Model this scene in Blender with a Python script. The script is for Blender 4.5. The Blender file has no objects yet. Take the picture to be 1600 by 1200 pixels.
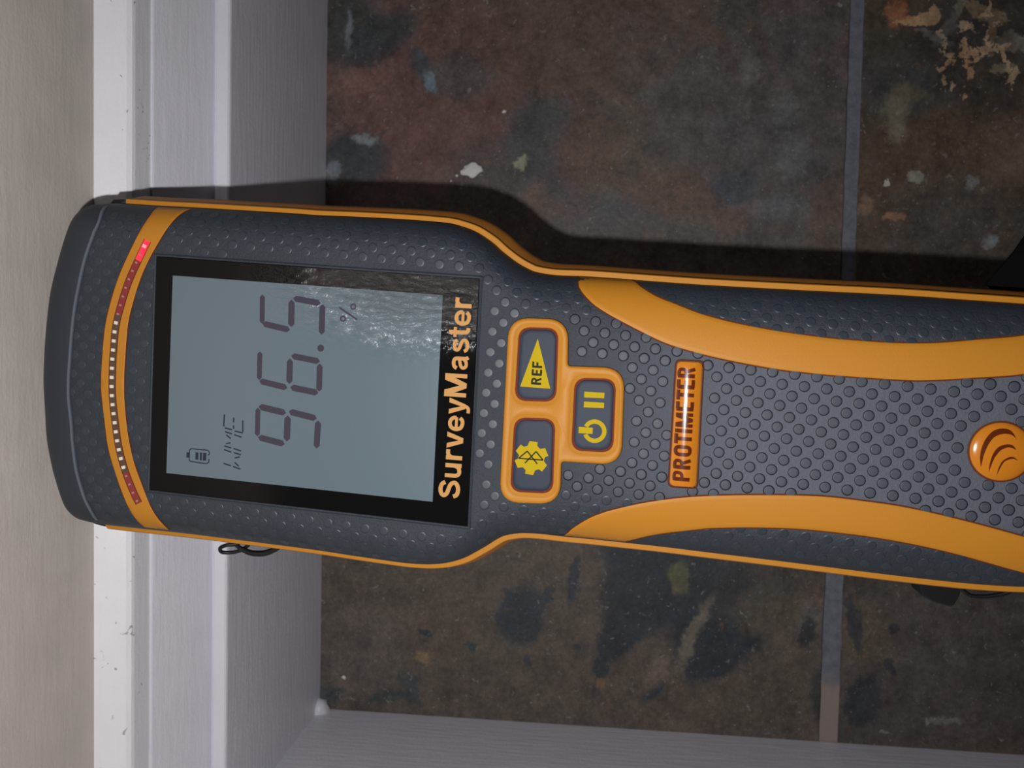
import bpy, bmesh, math, random
import numpy as np
from mathutils import Matrix, Vector
from mathutils.geometry import tessellate_polygon
random.seed(7)
SC = bpy.context.scene
COL = SC.collection
O_M = [-0.0085, 0.061859, 0.17038]
MR = [[-0.0617331, 0.9980647, -0.0074756], [-0.9970874, -0.0613332, 0.045332], [0.0447857, 0.0102523, 0.998944]]
RB = [[0.0200595, 0.9990929, 0.0375637], [-0.9950469, 0.0236088, -0.0965625], [-0.0973617, -0.0354406, 0.9946178]]

# ------------------------------------------------------------ camera, light, exposure
CAM_H = 0.340
cd = bpy.data.cameras.new('camera'); cam = bpy.data.objects.new('camera', cd); COL.objects.link(cam)
cam.matrix_world = Matrix.Translation((0, 0, CAM_H)) @ Matrix(RB).to_4x4()
cd.lens = 27.0; cd.sensor_width = 36.0; cd.clip_start = 0.005; cd.clip_end = 20
cd.dof.use_dof = True; cd.dof.focus_distance = 0.178; cd.dof.aperture_fstop = 36
SC.camera = cam
w = bpy.data.worlds.new('dim_room'); SC.world = w; w.use_nodes = True
w.node_tree.nodes['Background'].inputs[0].default_value = (0.95, 0.97, 1.0, 1)
w.node_tree.nodes['Background'].inputs[1].default_value = 0.002
ld = bpy.data.lights.new('phone_flash', 'SPOT'); ld.shadow_soft_size = 0.0016; ld.spot_size = math.radians(150); ld.spot_blend = .3; ld.energy = 1.62
ld.color = (1.0, 0.985, 0.985)
fl = bpy.data.objects.new('phone_flash', ld); COL.objects.link(fl)
fl.matrix_world = Matrix.Translation((-0.0142, 0.0115, CAM_H + 0.001)) @ Matrix(RB).to_4x4()
SC.view_settings.view_transform = 'Standard'; SC.view_settings.look = 'None'
SC.view_settings.exposure = 0.0; SC.view_settings.gamma = 1.0; SC.view_settings.use_curve_mapping = False

D = {'ARC_L': ([(59.35, -28.61), (60.51, -27.03), (61.47, -25.84), (64.58, -23.18), (67.27, -21.63), (69.96, -20.42), (76.64, -18.03), (84.85, -15.95), (93.13, -14.61), (101.57, -13.62), (109.27, -12.91),
            (114.37, -12.69), (120.73, -12.81), (127.03, -13.06), (133.32, -13.7), (139.58, -14.6), (145.82, -15.63), (152.05, -16.8), (162.08, -18.78), (172.92, -21.67)],
           [(73.04, -28.5), (74.79, -27.49), (76.4, -26.69), (78.13, -25.92), (81.73, -24.67), (85.71, -23.58), (88.08, -22.96), (90.7, -22.32), (95.95, -21.51), (100.52, -20.94), (105.7, -20.45),
            (110.22, -20.18), (115.38, -20.13), (121.78, -20.21), (128.17, -20.57), (134.56, -21.21), (140.99, -22.14), (147.51, -23.38), (154.15, -24.68), (165.11, -26.47)]),
 'ARC_R': ([(57.64, 29.97), (57.86, 27.91), (58.92, 26.19), (61.55, 23.79), (63.9, 22.41), (66.35, 21.2), (72.03, 18.72), (77.62, 16.55), (83.75, 15.14), (90.46, 14.06), (100.33, 13.0),
            (106.78, 12.74), (111.88, 12.64), (124.4, 12.8), (130.53, 13.19), (139.54, 14.49), (148.4, 16.02), (157.73, 19.1), (167.66, 23.87), (172.41, 25.69)],
           [(69.77, 30.14), (71.26, 28.66), (74.42, 26.79), (76.94, 25.82), (79.72, 24.88), (83.15, 23.73), (86.54, 22.88), (91.22, 21.99), (96.51, 21.3), (101.73, 20.76), (106.25, 20.44),
            (111.36, 20.17), (117.68, 20.14), (123.92, 20.24), (131.57, 20.85), (139.27, 22.12), (148.4, 23.75), (155.98, 26.58), (161.99, 29.36), (163.47, 29.79)]),
 'BATT': [(-24.64, -17.83), (-24.25, -17.57), (-24.29, -16.97), (-24.71, -16.64), (-28.89, -16.67), (-29.26, -17.09), (-29.2, -19.43), (-28.78, -19.69), (-24.83, -19.81), (-24.29, -19.46),
          (-24.26, -18.7), (-24.31, -18.63)],
 'BATT_FILL': [[(-27.72, -17.39), (-26.99, -17.39), (-26.92, -19.12), (-27.65, -19.15)], [(-26.64, -17.36), (-26.11, -17.33), (-26.04, -19.18), (-26.59, -19.21)],
               [(-25.84, -17.35), (-24.99, -17.34), (-24.95, -19.15), (-25.79, -19.17)], [(-29.96, -17.61), (-29.39, -17.6), (-29.32, -18.86), (-29.96, -18.9)]],
 'BLOBS': [(0.1197, 0.0641, 0.05377, 0.04245, 0.0, (74, 54, 50), 0.85, 0.5), (0.1383, 0.0192, 0.04528, 0.02547, 0.0, (68, 55, 50), 0.7, 0.6),
           (0.0918, 0.0868, 0.03396, 0.01698, 0.0, (74, 55, 52), 0.8, 0.5), (0.1231, 0.1048, 0.01415, 0.01415, 0.0, (88, 66, 60), 0.7, 0.6),
           (0.1457, 0.1095, 0.01273, 0.01839, 0.0, (46, 48, 48), 0.9, 0.35), (0.1425, 0.0934, 0.01556, 0.00849, -20.0, (44, 47, 48), 0.9, 0.35),
           (0.1328, 0.0991, 0.00991, 0.00509, -20.0, (42, 45, 48), 0.8, 0.4), (0.1254, 0.0743, 0.00396, 0.01189, -35.0, (50, 55, 60), 0.9, 0.4),
           (0.1224, 0.0585, 0.01415, 0.00991, 0.0, (56, 56, 53), 0.7, 0.4), (0.0876, 0.1058, 0.01556, 0.01189, 0.0, (42, 46, 48), 0.95, 0.3),
           (0.0955, 0.0225, 0.01698, 0.01839, 20.0, (50, 52, 54), 0.9, 0.35), (0.083, 0.0068, 0.01132, 0.01698, 30.0, (48, 50, 56), 0.8, 0.4),
           (0.0831, 0.0435, 0.01981, 0.01132, 0.0, (50, 52, 52), 0.5, 0.5), (0.0885, 0.0014, 0.01415, 0.01698, 0.0, (76, 58, 46), 0.7, 0.5),
           (0.0608, -0.0104, 0.01698, 0.00849, 0.0, (54, 57, 62), 0.6, 0.5), (0.1048, -0.0203, 0.01698, 0.03396, 0.0, (66, 60, 54), 0.5, 0.6),
           (0.1073, -0.0474, 0.01981, 0.02547, 0.0, (58, 60, 62), 0.6, 0.6), (0.074, -0.0605, 0.00962, 0.00679, 0.0, (46, 49, 58), 0.95, 0.3),
           (0.0881, -0.0694, 0.01981, 0.01981, 0.0, (60, 63, 65), 0.5, 0.6), (0.1122, -0.0872, 0.01981, 0.04245, 0.0, (54, 55, 58), 0.6, 0.6),
           (0.0719, -0.0321, 0.01698, 0.00849, 0.0, (74, 58, 48), 0.6, 0.6), (0.088, -0.0853, 0.00623, 0.00962, 10.0, (74, 76, 78), 0.7, 0.5),
           (0.1069, -0.0807, 0.00566, 0.00736, 10.0, (74, 76, 76), 0.6, 0.5), (0.1232, -0.0656, 0.00396, 0.00566, 0.0, (84, 86, 84), 0.5, 0.5),
           (0.0643, -0.0795, 0.01132, 0.00623, 0.0, (72, 76, 80), 0.6, 0.5), (0.0961, 0.1015, 0.00566, 0.00255, 10.0, (96, 102, 104), 0.8, 0.4),
           (0.0805, 0.1146, 0.0034, 0.00509, 0.0, (92, 98, 104), 0.7, 0.4), (0.1198, 0.071, 0.00509, 0.00226, 60.0, (78, 90, 98), 0.8, 0.4),
           (0.0845, 0.0321, 0.00368, 0.00255, -30.0, (110, 108, 92), 0.8, 0.35), (0.1443, 0.1086, 0.0017, 0.00849, 0.0, (92, 96, 100), 0.6, 0.5),
           (-0.1237, 0.0541, 0.09339, 0.0566, 0.0, (60, 54, 48), 0.9, 0.35), (-0.1352, 0.1015, 0.02264, 0.01698, 0.0, (70, 64, 60), 0.6, 0.6),
           (-0.1181, 0.0601, 0.01698, 0.01698, 0.0, (66, 57, 48), 0.5, 0.6), (-0.1449, -0.0766, 0.04528, 0.02547, 0.0, (60, 54, 48), 0.9, 0.5),
           (-0.148, -0.0269, 0.04811, 0.01698, 0.0, (60, 53, 47), 0.8, 0.5), (-0.1169, 0.0263, 0.01132, 0.01245, 0.0, (36, 40, 44), 1.0, 0.2),
           (-0.1076, 0.0161, 0.00283, 0.00509, 30.0, (36, 40, 44), 0.9, 0.3), (-0.0992, 0.0035, 0.00255, 0.01075, 8.0, (38, 41, 46), 1.0, 0.25),
           (-0.1269, 0.0702, 0.0034, 0.0017, 10.0, (38, 42, 46), 0.95, 0.3), (-0.1325, 0.049, 0.00255, 0.00198, 0.0, (40, 44, 46), 0.95, 0.3),
           (-0.1522, 0.0773, 0.0034, 0.00849, -30.0, (42, 47, 48), 0.9, 0.35), (-0.1567, 0.0877, 0.01019, 0.00283, -15.0, (44, 48, 48), 0.9, 0.35),
           (-0.138, 0.0224, 0.00142, 0.0034, 0.0, (38, 40, 44), 0.9, 0.3), (-0.1288, 0.0005, 0.00255, 0.0017, 0.0, (42, 44, 46), 0.9, 0.3),
           (-0.0903, -0.0337, 0.02688, 0.01273, 10.0, (34, 37, 41), 1.0, 0.2), (-0.1049, -0.0257, 0.01698, 0.01981, 20.0, (34, 37, 41), 1.0, 0.2),
           (-0.1137, -0.0218, 0.00962, 0.02688, 30.0, (34, 36, 40), 1.0, 0.2), (-0.1346, -0.0096, 0.00255, 0.01698, 10.0, (34, 37, 40), 0.95, 0.25),
           (-0.101, -0.0465, 0.02547, 0.01698, 0.0, (34, 37, 41), 1.0, 0.2), (-0.1188, -0.0608, 0.02405, 0.01698, -30.0, (33, 36, 40), 1.0, 0.2),
           (-0.1318, -0.057, 0.01415, 0.00849, -40.0, (33, 36, 40), 1.0, 0.2), (-0.1027, -0.0699, 0.01698, 0.01698, 0.0, (40, 41, 42), 0.8, 0.35),
           (-0.1477, -0.0325, 0.00679, 0.00283, -50.0, (38, 40, 44), 0.95, 0.3), (-0.097, -0.0422, 0.00453, 0.00679, 0.0, (66, 66, 48), 0.9, 0.35),
           (-0.0933, -0.0899, 0.01698, 0.00849, 0.0, (50, 46, 42), 0.8, 0.4), (-0.1208, -0.0498, 0.0034, 0.01698, 25.0, (82, 76, 66), 0.75, 0.4),
           (-0.136, -0.0349, 0.00396, 0.01132, 20.0, (76, 68, 60), 0.8, 0.4), (-0.1468, -0.0085, 0.00226, 0.00226, 0.0, (92, 72, 48), 0.7, 0.4),
           (-0.1106, -0.081, 0.01415, 0.01132, 0.0, (62, 56, 48), 0.8, 0.4), (-0.1181, -0.098, 0.00396, 0.00679, 10.0, (36, 38, 40), 0.95, 0.3),
           (-0.143, -0.1058, 0.00509, 0.01132, 0.0, (36, 38, 40), 0.9, 0.35), (-0.1571, 0.1164, 0.00679, 0.00453, 0.0, (44, 50, 50), 0.9, 0.35),
           (-0.1388, 0.0721, 0.00283, 0.00226, 0.0, (90, 74, 56), 0.7, 0.4), (0.0851, -0.1349, 0.02547, 0.02547, 0.0, (62, 50, 38), 0.8, 0.5),
           (0.1196, -0.131, 0.01981, 0.01698, 0.0, (46, 47, 50), 0.8, 0.5), (0.1355, -0.1227, 0.01132, 0.01415, 0.0, (50, 46, 38), 0.7, 0.5),
           (0.1324, -0.1483, 0.01698, 0.01132, 0.0, (40, 38, 34), 0.8, 0.4), (0.146, -0.1249, 0.00396, 0.00566, 0.0, (110, 72, 52), 0.8, 0.4),
           (0.1438, -0.1314, 0.00962, 0.00226, 5.0, (138, 110, 82), 0.95, 0.15), (0.1452, -0.1372, 0.00453, 0.0034, 0.0, (134, 110, 84), 0.95, 0.15),
           (0.1455, -0.1249, 0.00566, 0.00226, 0.0, (112, 74, 54), 0.9, 0.25), (0.148, -0.1502, 0.00226, 0.00679, 20.0, (104, 96, 82), 0.9, 0.2),
           (0.1452, -0.1604, 0.00849, 0.0034, 20.0, (124, 108, 84), 0.95, 0.15), (0.136, -0.1628, 0.00198, 0.00736, 0.0, (128, 98, 66), 0.95, 0.15),
           (0.1333, -0.1721, 0.00679, 0.00396, 15.0, (104, 100, 92), 0.95, 0.15), (0.1229, -0.1678, 0.00453, 0.00226, 5.0, (118, 106, 86), 0.95, 0.15),
           (0.139, -0.145, 0.00283, 0.00736, 30.0, (88, 88, 84), 0.7, 0.3), (0.1351, -0.1419, 0.00849, 0.00142, 30.0, (86, 86, 84), 0.7, 0.3),
           (0.1038, -0.1265, 0.00453, 0.01302, 0.0, (82, 78, 64), 0.7, 0.45), (0.1116, -0.1313, 0.00849, 0.0034, 0.0, (76, 70, 56), 0.6, 0.5),
           (0.1165, -0.1616, 0.01698, 0.02547, 0.0, (42, 38, 34), 0.6, 0.5), (0.1427, -0.1555, 0.01981, 0.01415, 0.0, (38, 36, 34), 0.55, 0.5),
           (0.0876, -0.1691, 0.01698, 0.01415, 0.0, (84, 70, 58), 0.6, 0.5), (0.0877, -0.1526, 0.01415, 0.01698, 0.0, (64, 52, 40), 0.6, 0.5),
           (0.0611, -0.1281, 0.00509, 0.0017, 10.0, (120, 86, 66), 0.9, 0.25), (0.0665, -0.1162, 0.0034, 0.00396, 0.0, (92, 74, 60), 0.7, 0.3),
           (0.0785, -0.1364, 0.00396, 0.0017, 10.0, (110, 108, 100), 0.8, 0.3), (0.0758, -0.1582, 0.00226, 0.00283, 0.0, (98, 100, 98), 0.8, 0.3),
           (0.0745, -0.1237, 0.00113, 0.00113, 0.0, (140, 140, 134), 0.9, 0.3), (0.0527, -0.1655, 0.0034, 0.00283, -40.0, (98, 100, 102), 0.8, 0.3),
           (0.0638, -0.1485, 0.02264, 0.01698, 0.0, (52, 50, 48), 0.6, 0.5), (-0.1292, -0.1483, 0.05094, 0.03679, 0.0, (58, 54, 52), 0.7, 0.5),
           (-0.1168, -0.1215, 0.01415, 0.01415, 0.0, (66, 58, 48), 0.7, 0.5), (-0.1145, -0.133, 0.00283, 0.0034, 20.0, (38, 38, 42), 0.95, 0.25),
           (-0.1301, -0.1331, 0.00198, 0.00396, -20.0, (38, 38, 42), 0.95, 0.25), (-0.147, -0.1226, 0.00736, 0.01132, 10.0, (36, 38, 42), 0.95, 0.25),
           (-0.1156, -0.1177, 0.00283, 0.00849, 0.0, (38, 40, 44), 0.9, 0.25), (-0.1059, -0.1163, 0.00226, 0.00566, 0.0, (38, 40, 44), 0.9, 0.3),
           (-0.1327, -0.1821, 0.01698, 0.02264, 0.0, (50, 46, 46), 0.7, 0.5), (-0.1525, -0.1544, 0.00679, 0.0017, 0.0, (92, 90, 88), 0.6, 0.4)],
 'BUMPER_SEAM': [(-57.12, 39.15), (-55.9, 34.89), (-56.69, 31.73), (-58.78, 24.82), (-60.43, 15.32), (-61.03, 7.96), (-61.2, 1.83), (-61.29, -2.78), (-61.03, -7.68), (-60.04, -13.46),
                 (-59.45, -18.04), (-58.06, -24.88), (-56.08, -30.11), (-54.42, -34.29), (-54.1, -37.22)],
 'CHIPS': [(0.0815, 0.0526), (0.1068, 0.0388), (0.079, 0.0594), (-0.1499, 0.108), (0.0767, 0.062)],
 'CORD1': [(-27.5, -44.58), (-29.66, -46.06), (-31.9, -46.4), (-33.62, -47.37), (-33.7, -48.69), (-32.06, -48.96), (-29.83, -48.46), (-27.96, -47.4), (-26.45, -45.99), (-25.58, -44.51)],
 'CORD2': [(-29.64, -46.37), (-27.64, -47.36), (-25.36, -47.93), (-22.8, -47.85), (-20.45, -47.19), (-17.84, -45.74), (-16.05, -44.01)],
 'CORD3': [(153.5, -35.72), (156.31, -37.73), (159.89, -37.58), (164.04, -36.27), (166.94, -34.19)],
 'CRES': [[(141.94, -3.41), (141.47, -1.5), (141.53, 0.47), (142.15, 2.49), (143.4, 4.15), (145.13, 4.81), (146.71, 4.47), (147.84, 2.84), (146.8, 3.64), (145.25, 3.7), (143.66, 2.92), (142.67, 1.29),
           (142.11, -0.73), (141.98, -2.29)],
          [(143.48, -4.31), (143.32, -2.43), (143.63, -0.44), (144.5, 1.05), (145.97, 1.75), (147.14, 1.59), (147.85, 0.75), (146.94, 1.08), (146.04, 1.06), (144.96, 0.39), (144.08, -1.09),
           (143.67, -2.67)],
          [(144.99, -4.78), (145.02, -3.24), (145.45, -1.79), (146.5, -0.85), (147.51, -0.68), (148.46, -1.37), (147.56, -1.09), (146.68, -1.28), (145.84, -1.89), (145.29, -3.35)]],
 'DOTP': [(1.14, 9.3)],
 'GEAR': [(51.08, -10.75)],
 'GLASS': [(-40.24, 27.33), (36.39, 27.32), (37.97, -27.44), (-38.76, -27.44)],
 'HOLES': [[(46.0, 17.52), (54.66, 17.98), (55.44, 1.96), (46.32, 1.42)], [(59.01, 7.57), (67.91, 8.07), (68.61, -7.82), (59.58, -8.3)],
           [(46.62, -2.23), (55.6, -1.67), (56.42, -18.14), (46.95, -18.67)]],
 'LCD': [(-35.96, 23.23), (28.49, 23.26), (29.7, -22.86), (-34.77, -23.05)],
 'LED_BAND': ([(-44.42, 39.64), (-43.9, 36.99), (-44.92, 33.2), (-47.67, 27.03), (-49.82, 21.65), (-51.6, 15.2), (-52.59, 9.38), (-52.87, 2.52), (-52.86, -2.06), (-52.57, -5.85), (-51.35, -12.63),
               (-49.99, -18.96), (-47.07, -26.36), (-44.35, -31.96), (-42.97, -35.15), (-41.98, -37.65)],
              [(-35.7, 39.75), (-36.69, 38.0), (-37.84, 35.2), (-39.51, 31.71), (-41.97, 27.1), (-44.11, 22.03), (-45.86, 15.62), (-46.72, 10.58), (-46.94, 3.01), (-46.92, -1.55), (-46.52, -7.14),
               (-45.25, -14.66), (-43.39, -21.06), (-40.93, -26.48), (-38.54, -31.3), (-36.96, -34.39), (-36.07, -36.09), (-35.69, -37.68)]),
 'LOGO': [(145.62, 0.05), (139.76, -0.28)],
 'MOTTLE': (0.1323, -0.1559, 0.034, 0.028),
 'NAMEPLATE': [(80.3, 12.95), (85.6, 13.12), (86.7, -13.53), (81.09, -13.71)],
 'OUTLINE': [(-72.76, -1.65), (-72.69, 7.29), (-71.97, 17.03), (-70.57, 24.02), (-68.67, 31.33), (-66.81, 36.05), (-64.33, 38.72), (-61.09, 40.01), (-55.56, 40.38), (-46.47, 40.33), (-36.33, 40.42),
             (-28.0, 40.41), (-11.62, 40.4), (-5.18, 40.31), (4.35, 40.47), (12.03, 40.53), (18.4, 40.52), (24.1, 40.4), (26.86, 40.26), (29.17, 39.88), (33.05, 38.78), (36.98, 36.66), (39.38, 34.82),
             (42.94, 32.48), (45.8, 31.11), (47.93, 30.46), (52.39, 30.09), (59.68, 30.3), (72.64, 30.24), (86.72, 30.21), (107.22, 30.5), (125.74, 30.83), (138.65, 30.79), (151.29, 30.75),
             (157.51, 30.67), (163.72, 30.18), (169.96, 28.79), (175.07, 26.26), (179.43, 21.58), (182.69, 13.91), (184.61, 3.44), (184.87, -7.24), (183.56, -16.83), (180.58, -22.62),
             (176.04, -25.64), (170.08, -27.48), (163.95, -28.53), (157.7, -28.97), (153.92, -29.3), (144.96, -29.72), (131.88, -29.79), (118.48, -29.65), (104.78, -29.5), (90.78, -29.42),
             (82.22, -29.33), (73.56, -29.38), (64.78, -29.44), (59.31, -29.55), (54.38, -29.52), (51.39, -29.63), (48.55, -29.96), (44.85, -31.15), (41.25, -33.86), (38.93, -35.51), (36.74, -37.0),
             (34.5, -38.04), (32.08, -38.87), (29.62, -39.4), (27.14, -39.74), (22.91, -39.98), (17.36, -39.94), (8.54, -39.75), (-1.23, -39.49), (-22.0, -39.38), (-33.06, -39.37), (-44.28, -39.53),
             (-53.92, -39.64), (-57.47, -39.55), (-60.7, -39.1), (-62.9, -38.03), (-64.79, -36.26), (-66.39, -33.3), (-68.89, -26.97), (-70.91, -19.45), (-71.84, -12.17), (-72.5, -6.51)],
 'PAUSE': [[(61.35, 4.76), (65.67, 4.86), (65.7, 3.69), (61.39, 3.51)], [(61.47, 2.62), (65.79, 2.73), (65.82, 1.56), (61.5, 1.37)]],
 'PCT': [(8.14, 19.23), (5.94, 16.33), (4.87, 18.78), (9.25, 16.37)],
 'PLATE': [(43.63, 19.42), (56.59, 19.98), (57.3, 9.94), (69.47, 10.55), (70.61, -10.35), (57.65, -10.84), (58.16, -20.23), (44.78, -21.27)],
 'POWER': [(64.27, -3.57), (60.82, -3.63), (63.85, -3.54)],
 'REFTRI': [(50.34, 15.34), (53.94, 4.73), (47.35, 4.63)],
 'RUNE': [(49.75, -12.0), (52.0, -9.22), (53.67, -10.96), (48.31, -11.08), (50.05, -9.33), (52.47, -11.9)],
 'SEGS': {'5': [[-13.63, 20.42, -13.26, 13.72, 0.6], [-13.19, 13.8, -6.46, 12.85, 0.69], [-6.55, 19.76, -6.2, 13.53, 0.74], [-6.19, 20.08, 0.43, 19.39, 0.69], [0.89, 19.28, 1.15, 12.35, 0.69]],
          '6': [[-13.38, 7.39, -13.1, 0.78, 0.6], [-13.09, 0.63, -6.18, -0.39, 0.69], [-6.02, 6.38, -5.78, 0.53, 0.74], [-5.76, 6.99, 1.2, 6.25, 0.69], [1.15, 5.81, 1.45, -0.59, 0.69],
                [-5.5, -0.18, 1.31, -0.9, 0.72]],
          '9': [[-12.99, -5.58, -12.71, -12.24, 0.6], [-12.86, -5.27, -6.09, -6.2, 0.74], [-12.54, -12.37, -5.92, -13.35, 0.72], [-5.67, -6.67, -5.5, -12.72, 0.77], [-5.5, -5.77, 1.34, -6.76, 0.72],
                [1.68, -7.16, 1.74, -13.63, 0.72]]},
 'SLOT': [(-42.77, 30.92), (-43.16, 30.05), (-43.74, 28.78), (-44.42, 27.24), (-45.25, 25.36), (-46.18, 23.2), (-47.0, 21.09), (-47.64, 19.14), (-48.18, 17.24), (-48.64, 15.41), (-49.06, 13.7),
          (-49.41, 12.06), (-49.67, 10.36), (-49.82, 8.45), (-49.89, 6.47), (-49.93, 4.73), (-49.97, 3.53), (-49.99, 2.57), (-49.98, 1.23), (-49.93, -0.8), (-49.85, -3.2), (-49.67, -5.59),
          (-49.36, -7.89), (-48.96, -10.17), (-48.53, -12.37), (-48.13, -14.45), (-47.7, -16.44), (-47.19, -18.37), (-46.6, -20.26), (-45.93, -22.1), (-45.22, -23.86), (-44.4, -25.6),
          (-43.54, -27.28), (-42.78, -28.68), (-42.17, -29.72), (-41.67, -30.48), (-41.35, -30.99)],
 'STRAP': [(156.27, 32.03), (162.32, 40.2), (169.15, 49.21), (178.81, 54.97), (187.46, 50.3), (193.46, 38.88), (192.3, 25.43), (188.61, 16.13)],
 'STROKES': [[-21.12, -7.89, -21.07, -10.73], [-18.76, -8.42, -18.75, -9.53], [-18.71, -10.2, -18.62, -11.02], [-16.5, -8.87, -16.33, -11.54], [-20.84, -11.0, -19.0, -11.28],
             [-18.35, -11.51, -16.28, -11.76], [-20.71, -11.89, -18.94, -12.24], [-18.41, -12.37, -16.53, -12.79], [-20.34, -12.6, -19.18, -13.34], [-20.29, -14.65, -19.2, -14.36],
             [-20.65, -15.23, -18.93, -15.53], [-18.33, -15.59, -16.43, -16.0], [-20.68, -16.08, -18.87, -16.5], [-18.26, -16.55, -16.42, -16.9], [-17.94, -17.8, -16.7, -17.38],
             [-17.88, -18.8, -16.8, -19.59], [-20.63, -19.31, -18.73, -19.69], [-18.21, -19.81, -16.36, -20.22]],
 'TAB': [(145.73, -35.5), (147.29, -40.48), (150.56, -41.84), (154.78, -42.42), (156.2, -39.02), (155.41, -34.3)],
 'TXT_NAME': [(35.78, -21.75), (35.16, 23.02), (30.81, -21.86)],
 'TXT_PLATE': [(85.13, -12.34), (84.11, 12.06), (81.6, -12.44)],
 'TXT_REF': [(51.87, 5.31), (51.79, 10.39), (49.7, 5.26)]}

# ------------------------------------------------------------ helpers
def lin(c):
    c = c / 255.0
    return c / 12.92 if c <= 0.04045 else ((c + 0.055) / 1.055) ** 2.4
def rgb(r, g, b, k=1.0):
    return (min(lin(r) * k, .95), min(lin(g) * k, .95), min(lin(b) * k, .95), 1)
def mat(name, col, rough=.6, spec=.5, coat=0, metal=0, emit=None, es=0):
    m = bpy.data.materials.new(name); m.use_nodes = True
    b = m.node_tree.nodes['Principled BSDF']
    b.inputs['Base Color'].default_value = col; b.inputs['Roughness'].default_value = rough
    b.inputs['Specular IOR Level'].default_value = spec; b.inputs['Metallic'].default_value = metal
    b.inputs['Coat Weight'].default_value = coat; b.inputs['Coat Roughness'].default_value = .06
    if emit: b.inputs['Emission Color'].default_value = emit; b.inputs['Emission Strength'].default_value = es
    return m
def N(m, t, **kw):
    n = m.node_tree.nodes.new(t)
    for k, v in kw.items(): setattr(n, k, v)
    return n
def L(m, a, b): m.node_tree.links.new(a, b)
def pos(m, scale=(1, 1, 1), obj=False):
    g = N(m, 'ShaderNodeTexCoord').outputs['Object'] if obj else N(m, 'ShaderNodeNewGeometry').outputs['Position']
    mp = N(m, 'ShaderNodeMapping'); mp.inputs['Scale'].default_value = scale
    L(m, g, mp.inputs[0]); return mp.outputs[0]
def noise(m, vec, scale, detail=4, rough=.55, dist=0):
    n = N(m, 'ShaderNodeTexNoise'); n.inputs['Scale'].default_value = scale
    n.inputs['Detail'].default_value = detail; n.inputs['Roughness'].default_value = rough
    n.inputs['Distortion'].default_value = dist
    L(m, vec, n.inputs['Vector']); return n
def bump(m, h, strength, dist, normal=None):
    b = N(m, 'ShaderNodeBump'); b.inputs['Strength'].default_value = strength; b.inputs['Distance'].default_value = dist
    L(m, h, b.inputs['Height'])
    if normal: L(m, normal, b.inputs['Normal'])
    L(m, b.outputs[0], m.node_tree.nodes['Principled BSDF'].inputs['Normal']); return b.outputs[0]
def ramp(m, fac, stops):
    r = N(m, 'ShaderNodeValToRGB'); e = r.color_ramp.elements
    while len(e) < len(stops): e.new(.5)
    for i, (p, c) in enumerate(stops): e[i].position = p; e[i].color = c
    L(m, fac, r.inputs[0]); return r.outputs[0]
def mixc(m, fac, a, b, mode='MIX'):
    x = N(m, 'ShaderNodeMix', data_type='RGBA', blend_type=mode)
    for i, v in ((0, fac), (6, a), (7, b)):
        if hasattr(v, 'links'): L(m, v, x.inputs[i])
        else: x.inputs[i].default_value = v
    return x.outputs[2]
def maprange(m, v, a, b, c, d, smooth=False):
    x = N(m, 'ShaderNodeMapRange')
    if smooth: x.interpolation_type = 'SMOOTHSTEP'
    for i, q in enumerate((a, b, c, d)): x.inputs[i + 1].default_value = q
    L(m, v, x.inputs[0]); return x.outputs[0]
BC = lambda m: m.node_tree.nodes['Principled BSDF'].inputs['Base Color']
BR = lambda m: m.node_tree.nodes['Principled BSDF'].inputs['Roughness']

def obj(name, verts, faces, m, parent=None, smooth=False, mi=None, flip=False):
    me = bpy.data.meshes.new(name)
    me.from_pydata([tuple(v) for v in verts], [], [tuple(reversed(f)) if flip else tuple(f) for f in faces])
    for x in (m if isinstance(m, (list, tuple)) else [m]): me.materials.append(x)
    if mi is not None: me.polygons.foreach_set('material_index', mi)
    if smooth: me.polygons.foreach_set('use_smooth', [True] * len(me.polygons))
    me.update()
    o = bpy.data.objects.new(name, me); COL.objects.link(o)
    if parent: o.parent = parent
    return o
def recalc(o):
    b = bmesh.new(); b.from_mesh(o.data); bmesh.ops.remove_doubles(b, verts=b.verts, dist=1e-7)
    bmesh.ops.recalc_face_normals(b, faces=b.faces); b.to_mesh(o.data); b.free()
def sharp(o, deg=35):
    o.data.polygons.foreach_set('use_smooth', [True] * len(o.data.polygons))
    b = bmesh.new(); b.from_mesh(o.data)
    for e in b.edges:
        if len(e.link_faces) == 2 and e.calc_face_angle(0) > math.radians(deg): e.smooth = False
    b.to_mesh(o.data); b.free()
def label(o, text, cat=None, group=None):
    o['label'] = text
    if cat: o['category'] = cat
    if group: o['group'] = group
    return o
def struct(o, text=None, cat=None):
    o['kind'] = 'structure'
    if text: o['label'] = text
    if cat: o['category'] = cat
    return o

# ------------------------------------------------------------ materials
GF = 2.35      # the floor lies further from the flash: seen colour -> own colour
def paint_mat(name, col, rough, sx, bs, dark=.0):
    m = mat(name, col, rough)
    p = pos(m, sx)
    n1 = noise(m, p, 1.0, 6, .6); n2 = noise(m, pos(m), 900, 3, .6)
    a = N(m, 'ShaderNodeMath', operation='MULTIPLY_ADD'); a.inputs[1].default_value = .35
    L(m, n2.outputs[0], a.inputs[0]); L(m, n1.outputs[0], a.inputs[2])
    bump(m, a.outputs[0], bs, .0012)
    v = maprange(m, noise(m, pos(m, (60, 60, 60)), 1, 4).outputs[0], .3, .7, 1 - dark, 1.0)
    c = N(m, 'ShaderNodeCombineColor')
    for i in range(3): L(m, v, c.inputs[i])
    L(m, mixc(m, 1.0, col, c.outputs[0], 'MULTIPLY'), BC(m))
    return m
M_WHITE = paint_mat('white_gloss_paint', (.75, .75, .82, 1), .36, (60, 500, 500), .22, .05)
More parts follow.
